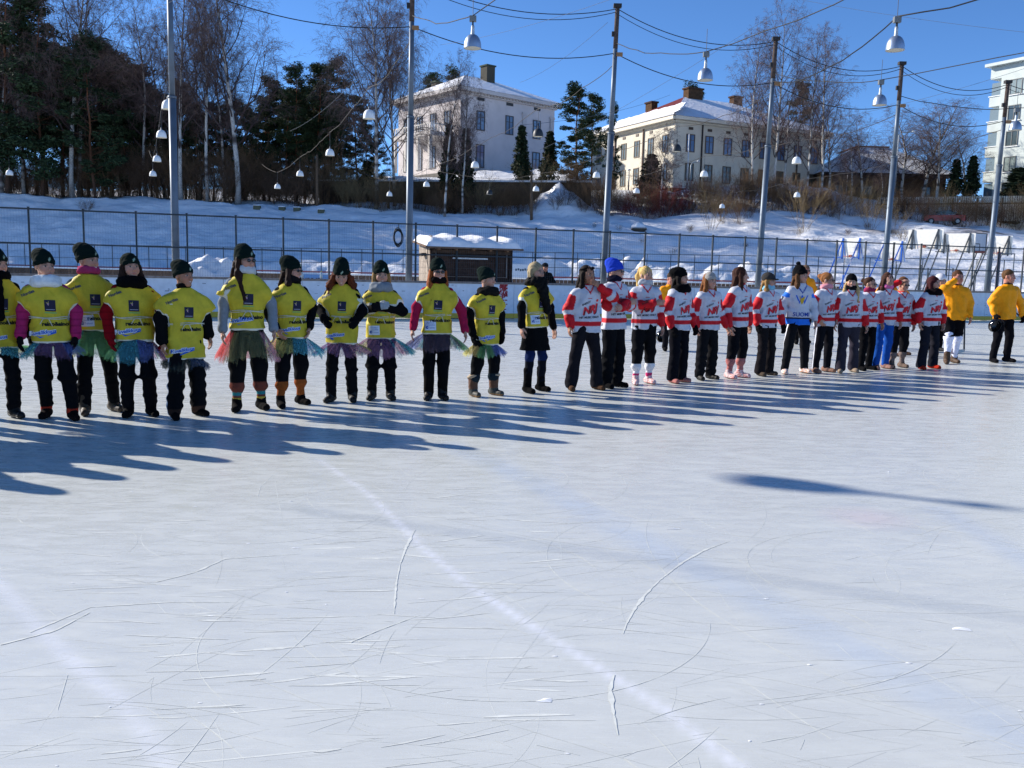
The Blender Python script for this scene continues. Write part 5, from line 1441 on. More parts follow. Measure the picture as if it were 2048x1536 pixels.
    for sd, ft in zip(sides, feet):
        K = np.array([(sd * .09 * .42 + ft[0] * .58), ft[1] * .55 - .025, .48]); An = np.array([ft[0], ft[1] + .01, .10])
        rr = {'straight': (.098, .074, .062), 'flare': (.10, .076, .088), 'slim': (.088, .062, .046), 'warm': (.095, .070, .062), 'knee': (.095, .075, .056), 'bunch': (.10, .085, .075), 'short': (.105, .09, .085), 'gather': (.10, .085, .066)}[legs]
        t.cap((sd * .08, 0, .84), K, rr[0] * hips * (.94 if bib else 1), rr[1], .035)
        zend = {'short': .52, 'gather': .24}.get(legs, .085)
        if legs != 'short':
            En = K + (An - K) * ((.48 - zend) / .38); t.cap(K, En, rr[1], rr[2], .03)
            if legs == 'gather': t.ell(En + [0, 0, .02], (.074, .074, .04), .02)
        if legs == 'warm':
            for zz, r_ in ((.40, .078), (.30, .072), (.22, .068), (.14, .066)): q = K + (An - K) * ((.48 - zz) / .38); t.ell(q, (r_, r_, .032), .012)
        if legs == 'knee':
            q = K + (An - K) * .12; t.ell(q + [0, -.01, 0], (.098, .098, .055), .015)
            for zz in (.30, .22, .15): q = K + (An - K) * ((.48 - zz) / .38); t.ell(q, (.064, .064, .026), .012)
        if legs == 'bunch':
            for zz, r_ in ((.36, .088), (.24, .090), (.14, .088)): q = K + (An - K) * ((.48 - zz) / .38); t.ell(q, (r_, r_, .045), .03)
    t.noise(.0045, 22, seed); t.crease(.010, 17, seed + 4)
    P, Q = t.mesh(); c = np.tile(lc, (len(P), 1))
    for z0, z1, col in legbands: w = ((P[:, 2] > z0) & (P[:, 2] < z1)).astype(float); c = lerp(c, w, C_(col))
    if stripe: w = (np.abs(P[:, 1] - feet[0][1] * .5) < .016) & (P[:, 0] < -.06) & (P[:, 2] < .8) & (P[:, 0] < feet[0][0] * np.clip((.9 - P[:, 2]) / .8, 0, 1) - .02); c = lerp(c, w.astype(float), C_(stripe))
    sub('trousers', P, Q, c, M_CLOTH)
    if legs in ('gather', 'short'):
        for sd, ft in zip(sides, feet):
            k = Vol((min(ft[0], sd * .09) - .16, -.36, .05), (max(ft[0], sd * .09) + .16, .32, .60), .0115)
            K = np.array([(sd * .09 * .42 + ft[0] * .58), ft[1] * .55 - .025, .48]); An = np.array([ft[0], ft[1] + .01, .08])
            if legs == 'short': k.cap(K + [0, 0, .06], K + [0, -.01, -.02], .082, .078, .02); k.cap(K, An, .072, .05, .03); k.ell(K + [0, -.04, .0], (.06, .05, .07), .02)
            else: k.cap(K + (An - K) * .55, An, .048, .046, .01)
            k.noise(.003, 40, seed); P, Q = k.mesh(); c = np.tile(C_(legbands[0][2] if legbands else 'e8e8f0'), (len(P), 1))
            if legs == 'short': w = ((P[:, 2] < .44) & (P[:, 2] > .16) & (P[:, 1] > np.median(P[:, 1]) - .01)).astype(float) * .9; c = lerp(c, w, C_('2a2440'))
            else:
                for z0, z1, col in legbands[1:]: c = lerp(c, ((P[:, 2] > z0) & (P[:, 2] < z1)).astype(float), C_(col))
            sub('sock', P, Q, c, M_CLOTH)
    # ---- shoes, one mesh each
    for i, (sd, ft) in enumerate(zip(sides, feet)):
        ang = toe * sd + (.0); dx, dy = math.sin(ang), -math.cos(ang)
        h = np.array([ft[0] - dx * .055, ft[1] - dy * .055, .05]); tt = np.array([ft[0] + dx * .135, ft[1] + dy * .135, .034])
        v = Vol((ft[0] - .22, ft[1] - .24, 0), (ft[0] + .22, ft[1] + .24, .34), .0095)
        v.cap(h, tt, .047, .040, .02); v.cap((ft[0], ft[1], .06), (ft[0], ft[1] + .01, .12), .05, .05, .03)
        if shoes == 'boot': v.cap((ft[0], ft[1] + .01, .08), (ft[0], ft[1] + .01, .20), .055, .058, .02)
        if shoes == 'tall': v.cap((ft[0], ft[1] + .01, .08), (ft[0] * .95, ft[1] * .9, .30), .05, .06, .02)
        if shoes == 'snow': v.cap((ft[0], ft[1] + .01, .08), (ft[0], ft[1] + .015, .25), .06, .07, .02); v.torus((ft[0], ft[1] + .01, .27), .066, .02, 1, .01, .2)
        if shoes == 'skate': v.cap((ft[0], ft[1] + .01, .08), (ft[0], ft[1] + .01, .22), .052, .056, .02)
        v.put(lambda X, Y, Z: .004 - Z + 0 * X + 0 * Y, (ft[0] - .3, ft[1] - .3, -.1), (ft[0] + .3, ft[1] + .3, .1), 0, 'i')
        v.noise(.002, 60, i); P, Q = v.mesh(); col = shoec if isinstance(shoec, str) else shoec[i]
        c = np.tile(C_(col), (len(P), 1)); c = lerp(c, (P[:, 2] < .02).astype(float), np.array(C_(col)) * .35 + .01)
        if shoes == 'snow': c = lerp(c, ((P[:, 2] < .10)).astype(float), C_('3a3c38')); c = lerp(c, (P[:, 2] < .025).astype(float), C_('7a5a34')); c = lerp(c, (P[:, 2] > .25).astype(float), C_('a8957c'))
        if shoes == 'plaid': w = ((np.sin(P[:, 0] * 190) > .3) | (np.sin(P[:, 2] * 210 + P[:, 1] * 60) > .4)).astype(float) * .6 * (P[:, 2] > .02); c = lerp(c, w, C_('f0e6e4'))
        sub('shoe', P, Q, c, M_RUBBER if shoes in ('snow', 'boot') else M_CLOTH)
    bk = bulk
    # ---- upper garment
    garment = None
    v = Vol((-.56, -.40, .55), (.56, .34, 1.72), .0125)
    if jersey:
        hem = .80; r1, r2, r3 = .076, .074, .055
        v.loft([(hem, .195 * bk, .13), (hem + .12, .192 * bk, .13), (1.08, .182 * bk, .122), (1.25, .188 * bk, .120), (1.33, .18 * bk, .125), (1.385, .135, .105), (1.425, .095, .085), (1.46, .07, .07)], .02, 2.2, fold=.03, nf=6, seed=seed)
    else:
        hem = .84; r1, r2, r3 = (.060 if bib else .066) * bk, .056 * bk, .046 * bk
        if coat == 'long': v.loft([(.56, .225, .16), (.80, .180, .125), (1.05, .140, .10), (1.25, .150 * bk, .10), (1.33, .13 * bk, .085), (1.39, .10, .08), (1.46, .065, .065)], .02, fold=.02, nf=6, seed=seed)
        else: bw, bd = (.84, .74) if bib else (1, 1); v.loft([(hem, .168 * bk * bw, .125 * bd), (1.05, .155 * bk * bw, .115 * bd), (1.25, .172 * bk * bw, .125 * bd), (1.33, .15 * bk * bw, .105 * bd), (1.39, .10 * bw, .085 * bd), (1.475, .062, .064)], .02)
    for sd, Sh, E, W_, pb in A:
        d = (W_ - E) / np.linalg.norm(W_ - E); We = W_ - d * (.0 if not jersey else .005)
        v.cap(Sh * [.95, 1, 1], E, r1, r2, .045); v.cap(E, We, r2, r3, .03)
        if not jersey: v.cap(We - d * .03, We, r3 + .004, r3 + .006, .01)
    v.noise(.0042 if not jersey else .0075, 17 if jersey else 24, seed + 3)
    if jersey: v.crease(.014, 12, seed); v.crease(.007, 24, seed + 30)
    else: v.crease(.006, 26, seed)
    if not jersey and not scarf and not coat == 'long': v.torus((0, 0, 1.468), .062, .021, .95, .015, .1)
    P, Q = v.mesh(); x, y, z = P.T
    c = np.tile(jc, (len(P), 1))
    def armd():
        best = np.full(len(P), 9.); tt = np.zeros(len(P))
        for sd, Sh, E, W_, pb in A:
            for k, (a, b_) in enumerate(((Sh, E), (E, W_))):
                ba = b_ - a; t_ = np.clip(((P - a) @ ba) / (ba @ ba), 0, 1); d = np.linalg.norm(P - a - t_[:, None] * ba, axis=1) - r2
                m = d < best; best = np.where(m, d, best); tt = np.where(m, k + t_, tt)
        return best, tt
    ad, at = armd()
    if jersey:
        Pj = np.array([(hem, .195 * bk, .13), (1.08, .182 * bk, .122), (1.25, .188 * bk, .120), (1.33, .18 * bk, .125), (1.385, .135, .105), (1.46, .07, .07)])
        hxx = np.interp(z, Pj[:, 0], Pj[:, 1]); hyy = np.interp(z, Pj[:, 0], Pj[:, 2])
        td = (((np.abs(x) / hxx) ** 2.3 + (np.abs(y) / hyy) ** 2.3) ** (1 / 2.3) - 1) * np.minimum(hxx, hyy)
        arm = (ad < td - .004) & (at > .22)
        wh = np.array(C_('bfc2cc'))
        c = np.tile(wh, (len(P), 1))
        if jersey == 'red':
            red = np.array(C_('c01420')); c = np.where((arm & ((at < 1.12) | (at > 1.38)))[:, None], red, c)
            c = np.where((~arm & (z > hem + .085) & (z < hem + .15))[:, None], red, c)
            vn = (np.abs(z - (1.335 + np.abs(x) * 1.35)) < .017) & (y < -.02) & (z < 1.47); c = np.where((vn | ((z > 1.44) & (np.abs(x) < .11) & (ad > .02)))[:, None], red, c)
        elif jersey == 'blue':
            bl = np.array(C_('1f6fd8')); c = np.where((arm & (at < .55) & (at > .2) & (z > 1.22))[:, None], bl, c)
            c = np.where((arm & (at > .55) & (at < 1.2) & (np.abs(y - .0) < .02))[:, None], C_('14203c'), c)
            c = np.where((~arm & (z < hem + .085))[:, None], bl, c); c = np.where((~arm & (z > hem + .085) & (z < hem + .11))[:, None], C_('0c1218'), c)
            vn = (np.abs(z - (1.30 + np.abs(x) * 1.45)) < .016) & (y < -.02) & (z < 1.47); c = np.where(vn[:, None], C_('1c3f96'), c)
        elif jersey == 'yellow':
            c = np.tile(C_('e8960c'), (len(P), 1)); c = np.where(((z > 1.435) & (np.abs(x) < .11) & (ad > .02))[:, None], C_('1a1418'), c)
        garment = (P, Q)
        g = sub('jersey', P, Q, c, M_NYLON)
    else:
        if coat == 'track': c = np.where(((at > .1) & (ad < .03) & (np.abs(((y + .0) * 60) % 2.0 - 1) < .25) & (np.abs(y) < .03) & (z > 1.1))[:, None], C_('c8ccd4'), c)
        if isinstance(jacketc, str) and coat == 'puff': c = c * (1 - .35 * (np.abs((z * 14) % 1 - .5) < .07)[:, None])
        g = sub('coat' if coat == 'long' else 'jacket', P, Q, c, M_CLOTH)
        garment = (P, Q)
    # ---- bib
    pv = None
    if bib:
        hm, hw = bib if isinstance(bib, tuple) else (.74, 1.0)
        v = Vol((-.40, -.24, hm - .03), (.40, .24, 1.48), .0105)
        sh_ = 1.0 * max(1, bk) ** .85
        prof = [(hm, .198 * hw, .138), (hm + .015, .204 * hw, .141), (.92, .198 * sh_, .138), (1.045, .176 * sh_, .128), (1.12, .198 * sh_, .140), (1.17, .245 * sh_, .145), (1.215, .288 * sh_, .140), (1.25, .280 * sh_, .134), (1.30, .250 * sh_, .126), (1.35, .205 * sh_, .118), (1.395, .142, .10), (1.425, .10, .088), (1.435, .085, .08)]
        prof = [(p_[0], p_[1] * (.95 if p_[0] > 1.1 else .92), p_[2] * .92) for p_ in prof]
        v.loft(prof, 0, 2.25, fold=.014, nf=5, seed=seed); v.noise(.0075, 13, seed + 7, .8); v.noise(.0035, 34, seed + 8, .45); v.crease(.012, 13, seed); v.crease(.007, 21, seed + 50)
        # gathers at the waist tie
        P, Q = v.mesh(); x, y, z = P.T
        a = np.arctan2(y, x); w = gauss(z - 1.045, .05); P[:, 0] *= 1 + .018 * np.sin(a * 26 + seed) * w; P[:, 1] *= 1 + .03 * np.sin(a * 26 + seed) * w
        c = np.tile(YEL, (len(P), 1)); c = c * (1 + .06 * np.sin(x * 30 + z * 22 + seed)[:, None])
        c = np.where((z < hm + .012)[:, None], (.72, .72, .62), c)
        am = np.full(len(P), 9.)
        for sd, Sh, E, W_, pb in A:
            for (p0, p1) in ((Sh * .98, E), (E, W_)):
                ba = p1 - p0; t_ = np.clip(((P - p0) @ ba) / (ba @ ba), 0, 1); am = np.minimum(am, np.linalg.norm(P - p0 - t_[:, None] * ba, axis=1) - (r2 + .004))
        c = np.where(((am < .014) & (z < 1.27) & (z > 1.02))[:, None], (.68, .68, .60), c)
        bo = sub('bib', P, Q, c, M_NYLON); pv = (P, Q); root_p = bo
        # pale cord tied round the waist
        m = MB(); aa = np.linspace(0, 2 * np.pi, 60)
        for dz, ph in ((0, 0), (.012, 1.3)):
            pts = np.stack([np.cos(aa) * .172 * sh_, np.sin(aa) * .127, 1.045 + dz + .006 * np.sin(aa * 3 + ph + seed)], 1); m.path(fin(pts), .0042 * s, 5, (.62, .60, .48), False)
        kx = .03 * math.sin(seed * 2.1)
        for q in ((-.06, -.05), (.05, -.07)): pts = np.array([(kx, -.138, 1.05), (kx + q[0] * .5, -.146, 1.04), (kx + q[0], -.146, 1.04 + q[1])]); m.path(fin(pts), .004 * s, 5, (.62, .60, .48))
        m.build('waist_cord', M_CLOTH, root, True)
        prints(bo, pv, 'bib', fin, hm, bibpatch, seed, kx)
    elif jersey == 'red': prints(g, garment, 'red', fin, hem, False, seed, 0)
    elif jersey == 'blue': prints(g, garment, 'blue', fin, hem, False, seed, 0)
    # ---- tulle skirt
    if tutu:
        zt, cols, rad = tutu; rad = rad * 1.13
        rsn = np.random.RandomState(seed + 5)
        for li in range(2):
            na, nz = 160, 9; aa = np.linspace(0, 2 * np.pi, na, endpoint=False); tz = np.linspace(0, 1, nz)
            AA, TZ = np.meshgrid(aa, tz, indexing='ij')
            zb = zt + rsn.uniform(0, .05) + .03 * np.sin(aa * 3 + seed) + .015 * rsn.randn(na)
            ZZ = .98 + (zb[:, None] - .98) * TZ; hmm = (bib[0] if isinstance(bib, tuple) else .74) + .02; fl = np.clip((hmm - ZZ) / (hmm - zb[:, None]), 0, 1) ** .75
            rr = .110 + .015 * li + (rad * (1.0 if li == 0 else .86) - .12) * fl + .02 * fl * np.sin(AA * (22 + 3 * li) + 2 * np.sin(AA * 5 + seed))
            X = np.cos(AA) * rr * 1.08; Y = np.sin(AA) * rr * .82; Z = ZZ
            V = np.stack([X, Y, Z], -1).reshape(-1, 3); ii, jj = np.meshgrid(np.arange(na), np.arange(nz - 1), indexing='ij')
            q = np.stack([ii * nz + jj, ii * nz + jj + 1, ((ii + 1) % na) * nz + jj + 1, ((ii + 1) % na) * nz + jj], -1).reshape(-1, 4)
            # colours run round the skirt in gathered strips
            k = len(cols); ang = ((aa + np.pi / 2 + .25 * np.sin(aa * 7 + seed)) % (2 * np.pi)) / (2 * np.pi)     # 0 at front (-y)
            order = ((ang + .5) % 1.0) * k; idx = np.floor(order).astype(int) % k
            cc = (np.array([C_(c_) for c_ in cols]) * .85 + .10)[idx]; cc = np.repeat(cc[:, None], nz, 1).reshape(-1, 3)
            mk('tulle_skirt', fin(V), q, cc, M_TULLE, root, True)
    # ---- scarf
    if scarf:
        kd, sc_ = scarf
        v = Vol((-.26, -.26, 1.0), (.26, .2, 1.62), .0115)
        if kd == 'big': v.torus((0, -.01, 1.428), .098, .046, .95, .03, .12); v.torus((0, -.02, 1.38), .105, .045, 1.0, .03, .25)
        elif kd == 'fur': v.torus((0, -.0, 1.45), .105, .055, .95, .03, .1); v.cap((.02, -.13, 1.40), (.06, -.175, 1.08), .055, .05, .03); v.cap((-.05, -.12, 1.42), (.02, -.17, 1.2), .05, .045, .03)
        elif kd == 'tail': v.torus((0, -.0, 1.455), .09, .045, .95, .03, .1); v.cap((-.02, -.13, 1.40), (-.03, -.17, 1.05), .05, .06, .03)
        else: v.torus((0, -.0, 1.462), .075, .036, .95, .03, .12); v.torus((0, -.005, 1.492), .07, .026, .95, .02, .1)
        v.noise(.006 if kd != 'fur' else .009, 38 if kd != 'fur' else 75, seed + 2)
        P, Q = v.mesh(); sub('scarf', P, Q, np.tile(C_(sc_), (len(P), 1)), M_HAIR if kd == 'fur' else M_CLOTH)
    # ---- hair, hat and glasses follow the head
    suh = lambda nm, P, q, c, m: sub(nm, hd(P), q, c, m)
    face = lambda v: v.ell((0, -.10, .055), (.064, .082, .098), .012, 's')
    if hair:
        hk, hc_ = hair; L = .0
        v = Vol((-.22, -.20, -.42), (.22, .24, .28), .0105)
        if hk in ('long', 'longfront', 'curly', 'mid'):
            v.ell((0, .022, .128), (.084, .102, .094), .0); face(v)
            ln = {'long': -.24, 'longfront': -.30, 'curly': -.17, 'mid': -.07}[hk]; fat = 1.35 if hk == 'curly' else 1.0
            v.loft([(ln, .085 * fat, .035, 0, .10), (-.08, .105 * fat, .045, 0, .085), (.08, .088, .05, 0, .06)], .03)
            for sd in (-1, 1):
                v.cap((sd * .078, .0, .10), (sd * .088 * fat, -.012, -.04), .028, .034 * fat, .02)
                e = (sd * (.10 if hk != 'longfront' else .085) * fat, -.09 if hk in ('longfront', 'curly') else -.02, ln + .03); v.cap((sd * .088 * fat, -.012, -.04), e, .034 * fat, .022 * fat, .03)
        elif hk == 'short': v.ell((0, .020, .132), (.079, .098, .093), 0); v.ell((0, -.105, .03), (.075, .09, .108), .012, 's'); v.put(lambda X, Y, Z: .03 + .0 * X - Z - .9 * (Y - .0) * 0, (-.3, -.3, -.3), (.3, .3, .3), 0, 'i')
        elif hk == 'buzz': v.ell((0, .018, .130), (.0765, .0955, .091), 0); v.ell((0, -.105, .03), (.08, .09, .11), .006, 's'); v.put(lambda X, Y, Z: .04 - Z + 0 * X + 0 * Y, (-.3, -.3, -.3), (.3, .3, .3), 0, 'i')
        elif hk == 'bob': v.ell((0, .022, .128), (.084, .102, .096), 0); v.ell((0, -.105, .05), (.070, .09, .108), .012, 's'); v.loft([(.01, .080, .045, 0, .065), (.10, .086, .055, 0, .055)], .03); [v.cap((sd * .076, .01, .12), (sd * .077, .012, .03), .020, .018, .02) for sd in (-1, 1)]
        elif hk == 'pony': v.ell((0, .022, .128), (.080, .099, .092), 0); face(v); v.cap((0, .12, .17), (0, .17, .07), .032, .036, .02); v.cap((0, .17, .07), (.0, .16, -.10), .036, .014, .02)
        elif hk == 'bun': v.ell((0, .022, .128), (.080, .099, .092), 0); face(v); v.ell((0, .13, .15), (.045, .038, .04), .015)
        elif hk == 'plaits': 
            v.ell((0, .022, .128), (.081, .100, .092), 0); face(v)
            for sd in (-1, 1): v.cap((sd * .075, .0, .07), (sd * .105, -.05, -.05), .026, .026, .02); v.cap((sd * .105, -.05, -.05), (sd * .11, -.10, -.22), .026, .014, .02)
        X, Y, Z = v.ax[0][:, None, None], v.ax[1][None, :, None], v.ax[2][None, None, :]
        if hk == 'curly': v.noise(.011, 62, seed)
        else: v.d += (.0035 * np.sin(np.arctan2(X, Y + .2) * 55 + 3 * np.sin(Z * 14 + seed))).astype(np.float32) * (Z < .2); v.noise(.004, 26, seed, .3)
        P, Q = v.mesh(); base_c = np.array(C_(hc_)); st = .78 + .44 * (np.sin(np.arctan2(P[:, 0], P[:, 1] + .2) * 70 + 4 * np.sin(P[:, 2] * 12)) * .5 + .5)
        suh('hair', P, Q, base_c[None] * st[:, None], M_HAIR)
    if hat:
        hk, hc_ = hat; v = Vol((-.14, -.17, .0), (.14, .22, .33), .0085)
        if hk in ('beanie', 'slouch', 'pom', 'beret', 'tight'):
            rx, rz = (.090, .105) if hk != 'tight' else (.086, .098)
            v.ell((0, .016, .135), (rx, rx * 1.2, rz), 0)
            if hk in ('beanie', 'pom'): v.ell((0, .035, .205), (.058, .062, .052), .045)
            if hk == 'slouch': v.ell((0, .075, .20), (.066, .075, .055), .05)
            if hk == 'beret': v.ell((0, .045, .175), (.105, .115, .075), .03)
            v.put(lambda X, Y, Z: (.098 - .36 * Y + 0 * X) - Z, (-.3, -.3, -.2), (.3, .3, .5), 0, 'i')
            u_ = Vol(v.lo, (.14, .22, .33), .0085); u_.ell((0, .016, .135), (rx + .006, rx * 1.2 + .007, rz + .002), 0)
            Xa, Ya, Za = u_.ax[0][:, None, None], u_.ax[1][None, :, None], u_.ax[2][None, None, :]
            pl = Za - (.094 - .36 * Ya + 0 * Xa)
            u_.d = np.maximum(np.maximum(u_.d, -pl), pl - .042).astype(np.float32)
            n0 = np.minimum(v.d.shape, u_.d.shape); v.d = v.d[:n0[0], :n0[1], :n0[2]]; v.d = np.minimum(v.d, u_.d[:n0[0], :n0[1], :n0[2]]); v.ax = [v.ax[i][:n0[i]] for i in range(3)]
            if hk == 'pom': v.ell((0, .05, .275), (.034, .034, .032), .006)
        elif hk == 'cap':
            v.ell((0, .02, .15), (.095, .108, .085), 0); v.put(lambda X, Y, Z: (.115 - .25 * Y + 0 * X) - Z, (-.3, -.3, -.2), (.3, .3, .5), 0, 'i'); v.ell((0, -.10, .135), (.065, .06, .012), .012)
        elif hk == 'helmet':
            v.ell((0, .015, .13), (.105, .125, .115), 0); v.ell((0, -.12, .04), (.075, .09, .085), .01, 's'); v.put(lambda X, Y, Z: .03 - Z + 0 * X + 0 * Y, (-.3, -.3, -.3), (.3, .3, .5), 0, 'i')
        elif hk == 'band': v.torus((0, .02, .165), .083, .011, 1.15, 0, .35)
        if hk != 'helmet': v.noise(.0022, 70, seed)
        P, Q = v.mesh(); c = np.tile(C_(hc_), (len(P), 1)); X, Y, Z = P.T
        if bib: e = ((np.abs(X - .01) < .014) & (Y < -.06) & (np.abs(Z - .163 - (X - .01) * .8) < .009)); c = np.where(e[:, None], (.35, .45, .33), c)
        if hk == 'helmet': c = np.where(((Z < .10) & (Z > .07) & (Y < .02))[:, None], C_('2a1c20'), c)
        suh('helmet' if hk == 'helmet' else 'headband' if hk == 'band' else 'hat', P, Q, c, M_SHINY if hk == 'helmet' else M_CLOTH)
    if glasses:
        v = Vol((-.10, -.13, .06), (.10, .03, .13), .0042)
        if glasses == 'sun':
            for sd in (-1, 1): v.ell((sd * .031, -.096, .097), (.024, .008, .0165), 0); v.cap((sd * .054, -.088, .102), (sd * .080, -.0, .098), .0035, .003, 0)
            v.cap((-.01, -.103, .101), (.01, -.103, .101), .003, .003, .003)
            P, Q = v.mesh(); suh('sunglasses', P, Q, np.tile(C_('0a0a0e'), (len(P), 1)), M_SHINY)
        else:
            for sd in (-1, 1):
                m = 12; 
                for i in range(m):
                    a0, a1 = 6.283 * i / m, 6.283 * (i + 1) / m; f = lambda a: (sd * .031 + .021 * math.cos(a), -.1, .097 + .014 * math.sin(a)); v.cap(f(a0), f(a1), .0024, .0024, 0)
                v.cap((sd * .052, -.094, .1), (sd * .080, -.0, .098), .0024, .0024, 0)
            v.cap((-.01, -.103, .101), (.01, -.103, .101), .0024, .0024, .003)
            P, Q = v.mesh(); suh('glasses', P, Q, np.tile(C_('6a6258'), (len(P), 1)), M_SHINY)
    if extra: extra(root, fin, s, A)
    PXH.append((round(s, 3), label))
    return root, s, A, fin

def tulle_mat():
    m = bpy.data.materials.new('tulle'); m.use_nodes = True; t = m.node_tree
    for n in list(t.nodes):
        if n.type != 'OUTPUT_MATERIAL': t.nodes.remove(n)
    out = [n for n in t.nodes][0]
    a = t.nodes.new('ShaderNodeAttribute'); a.attribute_name = 'Col'
    d = t.nodes.new('ShaderNodeBsdfDiffuse'); tr = t.nodes.new('ShaderNodeBsdfTranslucent'); tp = t.nodes.new('ShaderNodeBsdfTransparent')
    t.links.new(a.outputs[0], d.inputs[0]); t.links.new(a.outputs[0], tr.inputs[0])
    mx = t.nodes.new('ShaderNodeMixShader'); mx.inputs[0].default_value = .5; t.links.new(d.outputs[0], mx.inputs[1]); t.links.new(tr.outputs[0], mx.inputs[2])
    m2 = t.nodes.new('ShaderNodeMixShader')
    n = t.nodes.new('ShaderNodeTexNoise'); n.inputs['Scale'].default_value = 9; tc = t.nodes.new('ShaderNodeTexCoord'); mp = t.nodes.new('ShaderNodeMapping'); mp.inputs['Scale'].default_value = (6, 6, .5)
    t.links.new(tc.outputs['Object'], mp.inputs[0]); t.links.new(mp.outputs[0], n.inputs[0])
    r = t.nodes.new('ShaderNodeMapRange'); r.inputs['To Min'].default_value = .2; r.inputs['To Max'].default_value = .5; r.inputs['From Min'].default_value = .3; r.inputs['From Max'].default_value = .7; t.links.new(n.outputs['Fac'], r.inputs[0])
    t.links.new(r.outputs[0], m2.inputs[0]); t.links.new(tp.outputs[0], m2.inputs[1]); t.links.new(mx.outputs[0], m2.inputs[2]); t.links.new(m2.outputs[0], out.inputs[0])
    return m
M_TULLE = tulle_mat()

def prints(parent, gm, kind, fin, hem, patch, seed, kx):
    """lettering and emblems laid on the front of the garment"""
    bv = BVHTree.FromPolygons(gm[0].tolist(), gm[1].tolist())
    def lay(P2, F, cx, cz, rot, col, off=.0035, nm='emblem'):
        ca, sa = math.cos(rot), math.sin(rot); x = cx + P2[:, 0] * ca - P2[:, 1] * sa; z = cz + P2[:, 0] * sa + P2[:, 1] * ca
        o = np.zeros((len(x), 3)); o[:, 0] = x; o[:, 2] = z; last = -.13
        for i in range(len(x)):
            h = bv.ray_cast((x[i], -.6, z[i]), (0, 1, 0))
            if h[0] is not None: last = h[0][1]
            o[i, 1] = last - off
        mk(nm, fin(o), F, np.tile(np.array(col), (len(o), 1)), M_PRINT, parent)
    def rect(w, h, nx=10, ny=10):
        u = np.linspace(-w / 2, w / 2, nx); v = np.linspace(-h / 2, h / 2, ny); U, Vv = np.meshgrid(u, v, indexing='ij'); P2 = np.stack([U, Vv], -1).reshape(-1, 2)
        ii, jj = np.meshgrid(np.arange(nx - 1), np.arange(ny - 1), indexing='ij'); a = (ii * ny + jj).ravel(); b = a + ny
        return P2, np.concatenate([np.stack([a, b, b + 1], 1), np.stack([a, b + 1, a + 1], 1)])
    def text(s, size, cx, cz, rot, col, shear=0, off=.0045, bold=0.0):
        P2, F = text_mesh(s, size, shear, bold * .22); w = P2[:, 0].max(); lay(P2 - [w / 2, 0], F, cx, cz, rot, col, off, 'lettering')
    if kind == 'bib':
        ox = .01 + .012 * math.sin(seed)
        lay(*rect(.10, .115), ox, 1.175, -.03, C_('22223a'))
        text('Y', .05, ox - .008, 1.18, .5, (.6, .55, .12), .2, .0055); text('c', .045, ox - .018, 1.18, -.2, (.45, .2, .5), 0, .006); lay(*rect(.08, .006, 6, 2), ox, 1.135, -.03, (.35, .36, .45), .0055)
        lay(*rect(.11, .012, 8, 2), ox, 1.103, -.03, (.20, .42, .12), .004)
        text('reino&aino', .054, ox + .03, .972, .0, C_('1a1c18'), 0, .0045, .012)
        text('Nordea', .042, -.165, 1.285, .42, C_('3a4458'), 0, .005, .006)
        if patch:
            lay(*rect(.135, .115), -.085, hem + .105, .04, (.62, .70, .80)); text('Kauneus', .026, -.085, hem + .13, .04, C_('3a5ea8'), .2, .0055); text('Optiikka', .026, -.08, hem + .105, .04, C_('3a5ea8'), .2, .0055)
            text('c', .06, -.125, hem + .068, .04, C_('1d4fa0'), 0, .0055, .02); text('Tulosti', .028, -.07, hem + .07, .04, C_('3a5ea8'), 0, .0055)
        else:
            text('Kuvalikkuus', .052, -.07, hem + .088, .14, (.75, .80, .85), .25, .004, .03); text('Kuvalikkuus', .052, -.07, hem + .088, .14, C_('1f5cb8'), .25, .0055, .008)
            lay(np.array([(-.06, .0), (.13, .018), (.13, .006), (-.03, -.028)], float), np.array([[0, 2, 1], [0, 3, 2]]), -.075, hem + .078, .12, C_('1f5cb8'), .0055)
    elif kind == 'red':
        P2, F = text_mesh('NRJ', .128, .22, .006); w = P2[:, 0].max(); sl = P2.copy(); sl[:, 1] += (P2[:, 0] - w / 2) * .30
        lay(sl - [w / 2 - .008, .010], F, .01, 1.075, 0, C_('5a1a20'), .004); lay(sl - [w / 2, 0], F, .01, 1.075, 0, C_('d8303a'), .0055)
        text('ENERGY', .036, -.045, 1.185, .42, C_('1a1c20'), 0, .0045, .004)
        a = np.arange(12) * 6.283 / 12; lay(np.concatenate([[(0, 0)], np.stack([np.cos(a), np.sin(a)], 1) * .019]), np.array([[0, i + 1, (i + 1) % 12 + 1] for i in range(12)]), .115, 1.235, 0, C_('d8303a'), .005)
        text('HIT MUSIC ONLY!', .036, .0, .995, .05, C_('15161a'), 0, .0045, .006)
        lay(*rect(.065, .008, 6, 2), .0, 1.262, 0, C_('b01c28'))
    elif kind == 'blue':
        text('SUOMI', .092, .0, hem + .13, 0, C_('1c3f96'), 0, .005, .008)
        text('W', .2, .0, 1.13, 0, C_('2a62c8'), 0, .004, .0)
        lay(np.array([(-.045, .09), (.0, .06), (.045, .09), (.03, .0), (0, -.04), (-.03, .0)], float), np.array([[0, 5, 1], [1, 5, 4], [1, 4, 3], [1, 3, 2]]), .0, 1.16, 0, C_('c9a02a'), .006)
GB_ = 'women in yellow bibs'
GJ_ = 'women in white and red hockey jerseys'
GK = '0f1c19'
T_TEAL, T_GRN, T_PUR, T_RED, T_YEL, T_BLU, T_PNK = '2fb0c4', '5fb06a', '7a4a86', 'd03a3a', 'c9c46a', '5a7ad0', 'e0a0b0'
